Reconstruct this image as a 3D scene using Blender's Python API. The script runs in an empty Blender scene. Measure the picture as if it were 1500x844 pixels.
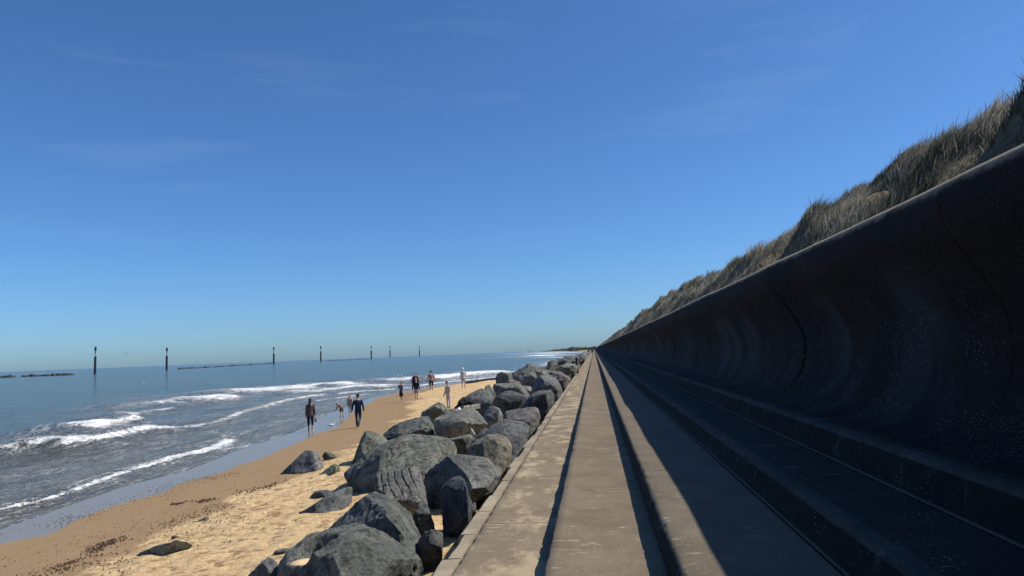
import bpy, bmesh, math, random
import numpy as np
from mathutils import Vector, Matrix, noise as mnoise, kdtree
from mathutils.bvhtree import BVHTree

random.seed(7); RNG = np.random.default_rng(7)
SC = bpy.context.scene
COL = SC.collection

# ------------------------------------------------------------------ camera
CAMZ = 3.8                 # eye height above the sea (sea level is z = 0)
F = 1080.0                 # focal length in photograph pixels (1500 wide)
CX, CY = 750.0, 422.0
def camray(px, py): return Vector(((px-CX)/F, -(py-CY)/F, -1.0))
VPX, VPY = 870.0, 511.0    # where the promenade lines meet
h0 = camray(0, 544.6); h1 = camray(VPX, VPY)
upc = h0.cross(h1).normalized()
if upc.y < 0: upc = -upc
fwd = h1.normalized()
rgt = fwd.cross(upc).normalized()
W2C = Matrix((rgt, fwd, upc)).transposed()      # columns: world axes in camera space
C2W = W2C.transposed()
cam_d = bpy.data.cameras.new('camera'); cam = bpy.data.objects.new('camera', cam_d); COL.objects.link(cam)
cam.matrix_world = Matrix.Translation((0, 0, CAMZ)) @ C2W.to_4x4()
cam_d.sensor_width = 36; cam_d.lens = 36*F/1500; cam_d.clip_start = 0.05; cam_d.clip_end = 60000
SC.camera = cam
CP = Vector((0, 0, CAMZ))
def wray(px, py): return C2W @ camray(px, py)
def onz(px, py, z):        # pixel -> point at world height z
    d = wray(px, py); return CP + d*((z-CAMZ)/d.z)
def ony(px, py, y):        # pixel -> point at world distance y
    d = wray(px, py); return CP + d*(y/d.y)
def onx(px, py, x):
    d = wray(px, py); return CP + d*(x/d.x)

# ------------------------------------------------------------------ sky, sun, exposure
SUN = Vector((0.66, 0.12, 0.80)).normalized()
el = math.asin(SUN.z); az = math.atan2(SUN.x, SUN.y)
w = bpy.data.worlds.new('World'); SC.world = w; w.use_nodes = True
nt = w.node_tree; nt.nodes.clear()
out = nt.nodes.new('ShaderNodeOutputWorld'); bg = nt.nodes.new('ShaderNodeBackground')
sky = nt.nodes.new('ShaderNodeTexSky'); sky.sky_type = 'NISHITA'; sky.sun_disc = False
sky.sun_elevation = el; sky.sun_rotation = az
sky.air_density = 0.85; sky.dust_density = 0.6; sky.ozone_density = 10.0; sky.altitude = 0
bg.inputs['Strength'].default_value = 0.09
hs = nt.nodes.new('ShaderNodeVectorMath'); hs.operation = 'MULTIPLY'; hs.inputs[1].default_value = (0.84, 1.06, 1.19)   # cool white balance
nt.links.new(sky.outputs[0], hs.inputs[0]); tc = nt.nodes.new('ShaderNodeTexCoord'); mp = nt.nodes.new('ShaderNodeMapping'); mp.inputs['Scale'].default_value = (1.2, 2.6, 9.0); mp.inputs['Rotation'].default_value = (0, .25, .5)
cn = nt.nodes.new('ShaderNodeTexNoise'); cn.inputs['Scale'].default_value = 1.6; cn.inputs['Detail'].default_value = 9; cn.inputs['Roughness'].default_value = .62; cn.inputs['Distortion'].default_value = .4
cr_ = nt.nodes.new('ShaderNodeMapRange'); cr_.inputs['From Min'].default_value = .56; cr_.inputs['From Max'].default_value = .80; cr_.inputs['To Max'].default_value = .07   # thin cirrus
cm = nt.nodes.new('ShaderNodeMix'); cm.data_type = 'RGBA'; cm.inputs[7].default_value = (6.0, 7.6, 9.2, 1)
nt.links.new(tc.outputs['Generated'], mp.inputs[0]); nt.links.new(mp.outputs[0], cn.inputs['Vector']); nt.links.new(cn.outputs['Fac'], cr_.inputs['Value'])
nt.links.new(cr_.outputs[0], cm.inputs[0]); nt.links.new(hs.outputs[0], cm.inputs[6]); nt.links.new(cm.outputs[2], bg.inputs['Color'])
nt.links.new(bg.outputs[0], out.inputs['Surface'])
sd = bpy.data.lights.new('sun', 'SUN'); sd.energy = 5.0; sd.angle = math.radians(0.5); sd.color = (1.0, 0.93, 0.82)
so = bpy.data.objects.new('sun', sd); COL.objects.link(so)
so.rotation_euler = SUN.to_track_quat('Z', 'Y').to_euler()
vs = SC.view_settings; vs.view_transform = 'Standard'; vs.look = 'None'; vs.exposure = 0.33; vs.gamma = 1; vs.use_curve_mapping = False

# ------------------------------------------------------------------ helpers
def tag(o, label=None, cat=None, group=None, kind=None):
    if label: o['label'] = label
    if cat: o['category'] = cat
    if group: o['group'] = group
    if kind: o['kind'] = kind
    return o
def empty(name, loc=(0, 0, 0), rz=0, s=1.0):
    o = bpy.data.objects.new(name, None); COL.objects.link(o); o.location = loc
    o.rotation_euler = (0, 0, rz); o.scale = (s, s, s); o.empty_display_size = 0.2
    return o
def mesh_obj(name, V, Fc, mat, parent=None, smooth=True, attrs=None):
    me = bpy.data.meshes.new(name)
    V = np.asarray(V, dtype=np.float32); Fa = Fc if isinstance(Fc, np.ndarray) else None
    if Fa is not None:
        n, k = Fa.shape
        me.vertices.add(len(V)); me.vertices.foreach_set('co', V.ravel())
        me.loops.add(n*k); me.loops.foreach_set('vertex_index', Fa.astype(np.int32).ravel())
        me.polygons.add(n); me.polygons.foreach_set('loop_start', np.arange(0, n*k, k, dtype=np.int32))
        try: me.polygons.foreach_set('loop_total', np.full(n, k, dtype=np.int32))
        except Exception: pass
        me.update(calc_edges=True)
    else:
        me.from_pydata([tuple(map(float, v)) for v in V], [], [tuple(map(int, f)) for f in Fc]); me.update()
    if smooth: me.polygons.foreach_set('use_smooth', [True]*len(me.polygons))
    for k, a in (attrs or {}).items():
        at = me.attributes.new(k, 'FLOAT', 'POINT'); at.data.foreach_set('value', np.asarray(a, dtype=np.float32))
    if mat: me.materials.append(mat)
    o = bpy.data.objects.new(name, me); COL.objects.link(o)
    if parent: o.parent = parent
    return o
def grid(xs, ys, zf):
    X, Y = np.meshgrid(xs, ys); Z = zf(X, Y)
    V = np.stack([X.ravel(), Y.ravel(), Z.ravel()], 1)
    nx, ny = len(xs), len(ys)
    i = np.arange(ny-1)[:, None]*nx + np.arange(nx-1)[None, :]
    i = i.ravel(); Fq = np.stack([i, i+1, i+nx+1, i+nx], 1)
    return V, Fq, X, Y
def np_noise(shape_pts, scale, seed=0, octaves=4, rough=.5):
    """value noise on a lattice, vectorised (2-D or 3-D points)"""
    P = np.asarray(shape_pts, dtype=np.float64)*scale + seed*17.31
    res = np.zeros(P.shape[0]); amp = 1.0; tot = 0
    for o in range(octaves):
        Q = P*(2**o) + o*5.7
        I = np.floor(Q).astype(np.int64); Fr = Q-I; Fr = Fr*Fr*(3-2*Fr)
        D = P.shape[1]; acc = np.zeros(P.shape[0])
        for c in range(2**D):
            wgt = np.ones(P.shape[0]); hsh = np.zeros(P.shape[0], dtype=np.int64)
            for d in range(D):
                b = (c >> d) & 1
                wgt *= Fr[:, d] if b else 1-Fr[:, d]
                hsh += (I[:, d]+b)*(73856093, 19349663, 83492791)[d]
            hsh = (hsh ^ (hsh >> 13))*1274126177 & 0x7fffffff
            hsh = (hsh ^ (hsh >> 15))*60493 & 0x7fffffff
            acc += wgt*((hsh % 100003)/100003.0*2-1)
        res += acc*amp; tot += amp; amp *= rough
    return res/tot

# ------------------------------------------------------------------ materials
class M:
    def __init__(s, name, rough=.8, spec=.3, color=None):
        s.m = bpy.data.materials.new(name); s.m.use_nodes = True; s.t = s.m.node_tree
        s.b = s.t.nodes['Principled BSDF']; s.b.inputs['Roughness'].default_value = rough
        s.b.inputs['Specular IOR Level'].default_value = spec
        if color: s.b.inputs['Base Color'].default_value = (*color, 1)
    def n(s, typ, **kw):
        nd = s.t.nodes.new('ShaderNode'+typ)
        for k, v in kw.items():
            if k in nd.inputs.keys(): s.set(nd, k, v)
            else: setattr(nd, k, v)
        return nd
    def set(s, nd, k, v):
        i = nd.inputs[k]
        if isinstance(v, bpy.types.NodeSocket): s.t.links.new(v, i)
        elif isinstance(v, tuple) and len(v) == 3 and i.type == 'RGBA': i.default_value = (*v, 1)
        else: i.default_value = v
    def pos(s): return s.n('NewGeometry').outputs['Position']
    def obj(s): return s.n('TexCoord').outputs['Object']
    def attr(s, name): return s.n('Attribute', attribute_name=name).outputs['Fac']
    def scale(s, v, sc, off=(0, 0, 0)):
        m = s.n('Mapping'); s.set(m, 'Vector', v); m.inputs['Scale'].default_value = sc; m.inputs['Location'].default_value = off
        return m.outputs[0]
    def noise(s, v, sc, det=6, rough=.6, dist=0.0):
        n = s.n('TexNoise'); s.set(n, 'Vector', v); s.set(n, 'Scale', sc); s.set(n, 'Detail', det); s.set(n, 'Roughness', rough); s.set(n, 'Distortion', dist)
        return n.outputs['Fac']
    def ramp(s, f, stops):
        r = s.n('ValToRGB'); s.set(r, 'Fac', f); e = r.color_ramp.elements
        while len(e) < len(stops): e.new(.5)
        for el_, (p, c) in zip(e, stops):
            el_.position = p; el_.color = (c, c, c, 1) if isinstance(c, (int, float)) else (*c, 1)
        return r.outputs[0]
    def mix(s, f, a, b, mode='MIX'):
        m = s.n('Mix', data_type='RGBA', blend_type=mode)
        for idx, v in ((0, f), (6, a), (7, b)):
            i = m.inputs[idx]
            if isinstance(v, bpy.types.NodeSocket): s.t.links.new(v, i)
            elif isinstance(v, tuple): i.default_value = (*v, 1)
            elif idx == 0: i.default_value = v
            else: i.default_value = (v, v, v, 1)
        return m.outputs[2]
    def math(s, op, a, b=0.0, c=0.0, clamp=False):
        m = s.n('Math', operation=op, use_clamp=clamp)
        for i, v in enumerate((a, b, c)):
            if isinstance(v, bpy.types.NodeSocket): s.t.links.new(v, m.inputs[i])
            else: m.inputs[i].default_value = v
        return m.outputs[0]
    def bump(s, h, strength=.5, dist=.02, normal=None):
        b = s.n('Bump'); s.set(b, 'Height', h); s.set(b, 'Strength', strength); s.set(b, 'Distance', dist)
        if normal: s.set(b, 'Normal', normal)
        return b.outputs[0]
    def out(s, color=None, rough=None, normal=None):
        if color is not None: s.set(s.b, 'Base Color', color)
        if rough is not None: s.set(s.b, 'Roughness', rough)
        if normal is not None: s.set(s.b, 'Normal', normal)
        return s.m
def plain(name, c, rough=.75, spec=.2, var=.25, sc=25):
    m = M(name, rough, spec); f = m.noise(m.obj(), sc, 4)
    return m.out(m.mix(f, tuple(x*(1-var) for x in c), tuple(x*(1+var) for x in c)), normal=m.bump(f, .3, .01))

def concrete(name, a, b, pale, joint_y=None, joint_w=.012, spots=.5, dark=None, patch=None, patchcol=(.42, .34, .22)):
    m = M(name, .9, .15); p = m.pos()
    c = m.mix(m.ramp(m.noise(p, 1.3, 9, .66), [(.38, 0), (.62, 1)]), a, b)
    st = m.noise(m.scale(p, (5, .9, 5)), 1.0, 8, .68, .5)
    c = m.mix(m.math('MULTIPLY', m.ramp(st, [(.45, 0), (.75, 1)]), .35), c, tuple(x*.72 for x in a))
    fine = m.noise(p, 55, 5, .7)
    c = m.mix(m.ramp(fine, [(.3, .55), (.7, 0)]), c, tuple(x*.62 for x in a))
    # pale worn scuffs, long across the slab, and lichen specks
    sc = m.noise(m.scale(p, (3.2, 11, 3)), 1.0, 7, .65, .6)
    zone = m.noise(p, .55, 3)
    f1 = m.math('MULTIPLY', m.ramp(sc, [(.60, 0), (.70, 1)]), m.ramp(zone, [(.42, 0), (.6, 1)]))
    c = m.mix(m.math('MULTIPLY', f1, .8), c, pale)
    v = m.n('TexVoronoi'); m.set(v, 'Vector', p); m.set(v, 'Scale', 26.0); m.set(v, 'Randomness', 1.0)
    sp = m.math('MULTIPLY', m.ramp(v.outputs['Distance'], [(.10, 1), (.2, 0)]), m.ramp(m.noise(p, 3.1, 4), [(.5, 0), (.62, 1)]))
    c = m.mix(m.math('MULTIPLY', sp, spots), c, pale)
    h = m.math('ADD', fine, m.math('MULTIPLY', st, .5))
    if patch is not None:
        sx = m.n('SeparateXYZ'); m.set(sx, 'Vector', p)
        edge = m.ramp(m.math('ADD', m.math('MULTIPLY', sx.outputs[0], 1.0), patch), [(.0, 1), (.45, .0)])
        pf = m.math('MULTIPLY', m.ramp(m.noise(m.scale(p, (1.4, .8, 1)), 1.5, 8, .62), [(.50, 0), (.60, 1)]), .6)
        c = m.mix(pf, c, patchcol)
    if joint_y:
        per, off = joint_y
        sx = m.n('SeparateXYZ'); m.set(sx, 'Vector', p)
        yy = m.math('ADD', sx.outputs[1], m.math('MULTIPLY', m.noise(p, 2.0, 5), .06))
        fr = m.math('FRACT', m.math('DIVIDE', m.math('SUBTRACT', yy, off), per))
        d = m.math('MULTIPLY', m.math('ABSOLUTE', m.math('SUBTRACT', fr, .5)), per)      # distance from joint
        d = m.math('SUBTRACT', per*.5, d)
        d2 = m.math('SUBTRACT', per*.5, m.math('SUBTRACT', per*.5, d))
        jm = m.ramp(d2, [(0, 1), (joint_w*1.0, 1), (joint_w*1.8, 0)])
        jp = m.ramp(d2, [(joint_w, 1), (joint_w*5, 0)])
        c = m.mix(m.math('MULTIPLY', jp, m.ramp(m.noise(p, 5, 4), [(.45, 0), (.6, .5)])), c, pale)
        c = m.mix(m.math('MULTIPLY', jm, .8), c, tuple(x*.3 for x in a))
        h = m.math('SUBTRACT', h, m.math('MULTIPLY', jm, 2.0))
    return m.out(c, normal=m.bump(h, .55, .012))

MC_slab1 = concrete('concrete_seaward', (.175, .138, .095), (.24, .195, .137), (.50, .43, .33), (4.3, 3.7), patch=1.2)
MC_slab2 = concrete('concrete_walk', (.155, .122, .083), (.225, .180, .125), (.46, .42, .36), (4.5, 4.4), spots=.8)
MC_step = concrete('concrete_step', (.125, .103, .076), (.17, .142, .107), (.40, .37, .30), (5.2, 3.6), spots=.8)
MC_dark = concrete('concrete_step_painted_shade', (.028, .026, .024), (.045, .041, .037), (.40, .38, .35), (5.2, 3.6), spots=1.0)  # step concrete darkened: the wall's cast shade is put into the colour
MC_riser = concrete('dark_riser', (.013, .010, .009), (.022, .018, .016), (.26, .25, .23), None, spots=1.0)  # riser faces, darker than the treads
MC_nose = concrete('pale_nosing', (.045, .043, .04), (.085, .08, .07), (.30, .29, .27), None, spots=.9)  # rounded step edges, paler than the treads
MC_grit = concrete('gutter_grit', (.075, .068, .058), (.12, .105, .09), (.3, .28, .24), None)
MC_kerb = concrete('kerb_concrete', (.22, .185, .135), (.38, .32, .23), (.46, .41, .32), None, spots=.5)
def wall_mat():
    m = M('weathered_wall', .85, .2); p = m.pos()
    c = m.mix(m.ramp(m.noise(p, .5, 6), [(.4, 0), (.6, 1)]), (.014, .0125, .0145), (.036, .022, .019))  # wall tones lowered, so part of the face's shade sits in the colour
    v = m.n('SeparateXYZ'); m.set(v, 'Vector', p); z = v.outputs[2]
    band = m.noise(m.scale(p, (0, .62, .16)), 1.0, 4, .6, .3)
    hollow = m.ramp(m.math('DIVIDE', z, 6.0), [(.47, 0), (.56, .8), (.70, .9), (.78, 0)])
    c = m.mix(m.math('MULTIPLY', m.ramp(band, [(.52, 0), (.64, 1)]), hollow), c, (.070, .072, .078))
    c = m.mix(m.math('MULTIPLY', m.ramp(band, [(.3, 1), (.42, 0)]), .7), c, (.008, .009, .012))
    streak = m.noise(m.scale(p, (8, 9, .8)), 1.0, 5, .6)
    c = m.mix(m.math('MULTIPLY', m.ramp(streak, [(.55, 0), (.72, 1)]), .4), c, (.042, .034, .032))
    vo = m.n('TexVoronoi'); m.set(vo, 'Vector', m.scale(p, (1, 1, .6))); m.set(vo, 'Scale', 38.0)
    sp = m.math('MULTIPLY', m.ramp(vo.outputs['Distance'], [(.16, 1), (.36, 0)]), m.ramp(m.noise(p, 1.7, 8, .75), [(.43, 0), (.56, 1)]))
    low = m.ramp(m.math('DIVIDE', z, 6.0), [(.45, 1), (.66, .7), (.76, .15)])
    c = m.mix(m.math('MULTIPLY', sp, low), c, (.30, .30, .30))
    # the lip: pale concrete, brightened so sunlight on its edge is in the colour
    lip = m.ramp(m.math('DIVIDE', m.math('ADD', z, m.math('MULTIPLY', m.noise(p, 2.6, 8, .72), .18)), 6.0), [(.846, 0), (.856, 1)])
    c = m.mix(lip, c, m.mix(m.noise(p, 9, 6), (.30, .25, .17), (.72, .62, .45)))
    h = m.math('ADD', m.noise(p, 22, 8, .75), m.math('MULTIPLY', m.noise(m.scale(p, (3, 3, 1)), 4, 4), .8))
    c = m.mix(m.ramp(m.noise(p, 26, 6, .75), [(.52, 0), (.70, .5)]), c, (.075, .068, .066))
    return m.out(c, normal=m.bump(h, 1.0, .08))
MW = wall_mat()
def rock_mat():
    m = M('boulder_stone', .82, .3); p = m.obj(); oi = m.n('ObjectInfo'); tint = oi.outputs['Color']
    a = m.noise(p, 1.3, 7, .62); b = m.noise(p, 7, 8, .74); f = m.noise(p, 70, 4, .7)
    c = m.mix(m.ramp(a, [(.32, 0), (.68, 1)]), (.065, .070, .072), (.22, .22, .205))
    c = m.mix(m.ramp(b, [(.40, .9), (.52, 0)]), c, (.020, .023, .023))
    c = m.mix(m.ramp(f, [(.35, .6), (.6, 0)]), c, (.03, .033, .034))
    c = m.mix(m.ramp(m.noise(p, 48, 3, .6), [(.62, 0), (.72, .55)]), c, (.40, .40, .38))
    v = m.n('TexVoronoi'); m.set(v, 'Vector', p); m.set(v, 'Scale', 17.0)
    sp = m.math('MULTIPLY', m.ramp(v.outputs['Distance'], [(.06, 1), (.14, 0)]), m.ramp(m.noise(p, 2, 3), [(.45, 0), (.58, 1)]))
    c = m.mix(m.math('MULTIPLY', sp, .7), c, (.55, .55, .52))
    c = m.mix(m.ramp(m.noise(p, 2.2, 5, .6, .5), [(.54, 0), (.70, .4)]), c, (.095, .092, .070))
    c = m.mix(1.0, c, tint, 'MULTIPLY'); c = m.mix(1.0, c, (1.48, 1.47, 1.47), 'MULTIPLY')
    h = m.math('ADD', m.math('MULTIPLY', b, 1.6), m.math('MULTIPLY', m.noise(p, 32, 6, .75), .6))
    return m.out(c, normal=m.bump(h, 1.0, .07))
MR = rock_mat()
def sand_mat():
    m = M('beach_sand', .95, .1); p = m.pos(); wet = m.attr('wet'); damp = m.attr('damp')
    n1 = m.noise(p, 1.5, 8, .65); n2 = m.noise(m.scale(p, (1, 1.15, 1)), 4.2, 4, .55); n3 = m.noise(p, 60, 4, .7)
    dry = m.mix(m.ramp(n1, [(.3, 0), (.7, 1)]), (.485, .345, .185), (.61, .45, .25))
    dry = m.mix(m.math('MULTIPLY', m.ramp(n2, [(.38, 1), (.49, 0)]), m.ramp(m.noise(p, .9, 4), [(.34, .35), (.56, 1)])), dry, (.26, .175, .085))  # dark spots: small shadows of uneven sand, painted into the dry colour
    dry = m.mix(m.ramp(n3, [(.3, .35), (.6, 0)]), dry, (.25, .17, .1))
    dmp = m.mix(n1, (.235, .16, .088), (.30, .205, .115))
    dmp = m.mix(m.ramp(n3, [(.35, .3), (.6, 0)]), dmp, (.12, .085, .055))
    v = m.n('TexVoronoi'); m.set(v, 'Vector', p); m.set(v, 'Scale', 5.0)
    dd = m.math('ADD', damp, m.math('MULTIPLY', m.math('SUBTRACT', m.noise(p, 1.3, 6, .65), .5), .8))
    c = m.mix(m.ramp(dd, [(.35, 0), (.6, 1)]), dry, dmp)
    ww = m.ramp(m.math('ADD', wet, m.math('MULTIPLY', m.math('SUBTRACT', m.noise(p, .8, 4), .5), .25)), [(.44, 0), (.56, 1)])
    c = m.mix(ww, c, (.185, .155, .105))
    rg = m.mix(ww, .95, .20)
    m.set(m.b, 'Specular IOR Level', m.math('ADD', m.math('MULTIPLY', ww, .06), .1))
    hh = m.math('ADD', m.math('MULTIPLY', n2, 1.0), m.math('MULTIPLY', n3, .15))
    st = m.math('SUBTRACT', 1.0, m.math('MULTIPLY', ww, .985))
    st = m.math('MULTIPLY', st, m.math('SUBTRACT', 1.0, m.math('MULTIPLY', m.ramp(dd, [(.35, 0), (.6, 1)]), .72)))
    b = m.n('Bump'); m.set(b, 'Height', hh); m.set(b, 'Strength', st); b.inputs['Distance'].default_value = .10
    return m.out(c, rg, b.outputs[0])
MS = sand_mat()
def sea_mat():
    m = M('sea_water', .12, .5); p = m.pos(); foam = m.attr('foam'); lace = m.attr('lace'); sh = m.attr('shallow')
    m.b.inputs['IOR'].default_value = 1.33
    c = m.mix(m.noise(m.scale(p, (.05, .022, 1)), 1.0, 6, .65), (.026, .045, .052), (.062, .085, .086))
    c = m.mix(sh, c, (.095, .09, .073))
    brk = m.math('ADD', m.math('MULTIPLY', m.noise(m.scale(p, (1, .8, 1)), 1.7, 9, .78, .6), .55), m.math('MULTIPLY', m.noise(p, 8.0, 6, .75, .8), .45))
    f1 = m.ramp(m.math('ADD', foam, m.math('MULTIPLY', m.math('SUBTRACT', brk, .5), 5.0)), [(.42, 0), (.74, 1)])
    # lace: thin connected foam strands, longer along the shore
    q = m.n('Mix', data_type='VECTOR'); q.inputs[0].default_value = .14
    wob = m.n('TexNoise'); m.set(wob, 'Vector', p); m.set(wob, 'Scale', 1.1)
    m.t.links.new(p, q.inputs[4]); m.t.links.new(wob.outputs['Color'], q.inputs[5])
    ln = m.noise(m.scale(p, (2.1, 1.0, 1)), 1.5, 8, .68, 1.2)
    ridge = m.ramp(m.math('ABSOLUTE', m.math('SUBTRACT', ln, .5)), [(.0, 1), (.022, .35), (.042, 0)])
    f2 = m.math('MULTIPLY', m.math('MULTIPLY', ridge, lace), m.ramp(m.noise(p, .45, 4), [(.35, .15), (.6, 1)]))
    ff = m.math('MAXIMUM', f1, f2)
    c = m.mix(ff, c, (.80, .82, .83))
    rg = m.mix(ff, .13, .9)
    wv = m.math('ADD', m.noise(m.scale(p, (1.0, .45, 1)), .8, 7, .62, .4), m.math('MULTIPLY', m.noise(m.scale(p, (1.4, .8, 1)), 3.4, 5, .6), .25))
    wv = m.math('ADD', wv, m.math('MULTIPLY', ff, .12))
    return m.out(c, rg, m.bump(m.noise(m.scale(p, (.16, .07, 1)), 1.0, 5, .6, .3), .55, 5.0, m.bump(wv, 1.0, 1.1)))
MSEA = sea_mat()
def blade_mat(name, a, b):
    m = M(name, .7, .25); oc = m.attr('tone')
    c = m.mix(oc, a, b); m.set(m.b, 'Base Color', c)
    tr = m.n('BsdfTranslucent'); m.set(tr, 'Color', c); mx = m.n('MixShader'); mx.inputs[0].default_value = .35
    m.t.links.new(m.b.outputs[0], mx.inputs[1]); m.t.links.new(tr.outputs[0], mx.inputs[2])
    m.t.links.new(mx.outputs[0], m.t.nodes['Material Output'].inputs['Surface'])
    return m.m
MG = blade_mat('marram_grass', (.085, .088, .065), (.50, .465, .37))
md = M('dune_soil', .95, .1); MD = md.out(md.mix(md.noise(md.pos(), 2.5, 6), (.09, .08, .05), (.25, .21, .14)), normal=md.bump(md.noise(md.pos(), 9, 5), 1, .15))
MWEED = plain('dried_seaweed', (.07, .045, .03), .9)
MPEB = plain('beach_pebble', (.07, .055, .045), .7)
MPOST = plain('tarred_pile', (.022, .026, .032), .7, sc=.5)
MPOSTW = plain('pale_pile_band', (.42, .36, .34), .7, sc=.5)
MRUST = plain('rusty_iron', (.10, .05, .03), .9)
MWOOD = plain('bleached_wood', (.38, .34, .27), .8)
MBAG = plain('black_cloth', (.010, .011, .014), .85)
MWHITE = plain('white_paper', (.75, .76, .78), .7, var=.05)
MSKIN = plain('skin', (.40, .24, .17), .55, .35, .08)
MHILL = plain('far_dune_land', (.075, .085, .06), .95, sc=.02)

# ------------------------------------------------------------------ shoreline traced in metres
def trace(pts, z=0.0): return np.array([tuple(onz(x, y, z)) for x, y in pts])
W_px = [(0, 800), (73, 784), (126, 758), (182, 737), (240, 722), (264, 711), (323, 693), (346, 684), (381, 673), (434, 651),
        (470, 634), (496, 626), (508, 614), (522, 603), (540, 592), (552, 584), (578, 577), (630, 568), (680, 561), (722, 555.5)]
W2_px = [(0, 772), (88, 742), (176, 712), (229, 698), (264, 690), (305, 675), (340, 660), (375, 649), (420, 635), (445, 625), (466, 611),
         (500, 598), (540, 583), (590, 573), (640, 565), (722, 555)]
def shore_fn(px, tail):
    P = trace(px, .03); ys = list(P[:, 1]); xs = list(P[:, 0])
    o = np.argsort(ys); ys = [ys[i] for i in o]; xs = [xs[i] for i in o]
    ys = [-200, ys[0]-6] + ys; xs = [xs[0]+1.0, xs[0]+.3] + xs
    for y, x in tail: ys.append(y); xs.append(x)
    ys = np.array(ys, float); xs = np.array(xs, float)
    return lambda y: np.interp(y, ys, xs)
W = shore_fn(W_px, [(116, -12.5), (128, -7.5), (145, -6.4), (430, -6.2), (900, -7), (1400, -22), (2600, -120), (9000, -600)])
W2 = shore_fn(W2_px, [(117, -14.5), (129, -8.5), (146, -6.8), (430, -6.6), (900, -7.6), (1400, -26), (2600, -135), (9000, -660)])
def terrain(x, y):
    x = np.asarray(x, float); y = np.asarray(y, float)
    w = W(y); w2 = np.minimum(W2(y), w-.3)
    up = .05 + .10*np.clip(x-w, 0, 60)
    up = np.where(up > .95, .95+(up-.95)*.35, up)
    mid = .05*(x-w2)/(w-w2)
    dn = -.05*(w2-x)
    z = np.where(x > w, up, np.where(x > w2, mid, dn))
    z = np.maximum(z, -6.0); z = np.minimum(z, 1.45)
    return z
def tz(x, y): return float(terrain(x, y))
def hit_ground(px, py):
    d = wray(px, py); t = 1.0; last = 0
    while t < 3000:
        p = CP+d*t
        if p.z < tz(p.x, p.y): break
        last = t; t *= 1.01
    lo, hi = last, t
    for _ in range(30):
        m_ = (lo+hi)/2; p = CP+d*m_
        if p.z < tz(p.x, p.y): hi = m_
        else: lo = m_
    return CP+d*hi
def steps(a, b, s0, g=1.0):
    r = [a]; s = s0
    while r[-1] < b: r.append(r[-1]+s); s *= g
    r[-1] = b
    return r

# ground sheet (sand, then land beyond, out to the horizon)
xs = sorted(set([-7000, -3000, -1200, -500, -200, -100, -60] + steps(-40, -22, .7) + steps(-22, -1.0, .13) + [1.0, 6, 40, 400, 3000, 7000]))
ys = sorted(set([-300, -60, -10, 0] + steps(4, 60, .14, 1.006) + steps(60, 160, .8, 1.02) + steps(160, 9000, 3, 1.09)))
def zsand(X, Y):
    Z = terrain(X, Y)
    P = np.stack([X.ravel(), Y.ravel()], 1)
    dry = np.clip((X-W(Y)-2.0)/3.0, 0, 1)*(X < -1.0)*(Y < 140)
    n = np_noise(P, 3.2, 3, 3, .65).reshape(X.shape); n2 = np_noise(P, .35, 5, 2).reshape(X.shape)
    return Z + dry*(.065*n + .08*n2)
V, Fq, X, Y = grid(np.array(xs), np.array(ys), zsand)
wn = np_noise(np.stack([X.ravel(), Y.ravel()], 1), .5, 9, 4).reshape(X.shape)
wet = np.clip(.5-(X-W(Y)+wn*.25)/.8, 0, 1); damp = np.clip(1.0-(X-W(Y)-3.2+wn*1.6)/1.8, 0, 1)
ground = mesh_obj('beach_sand', V, Fq, MS, attrs={'wet': wet.ravel(), 'damp': damp.ravel()}); tag(ground, kind='structure')

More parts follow.
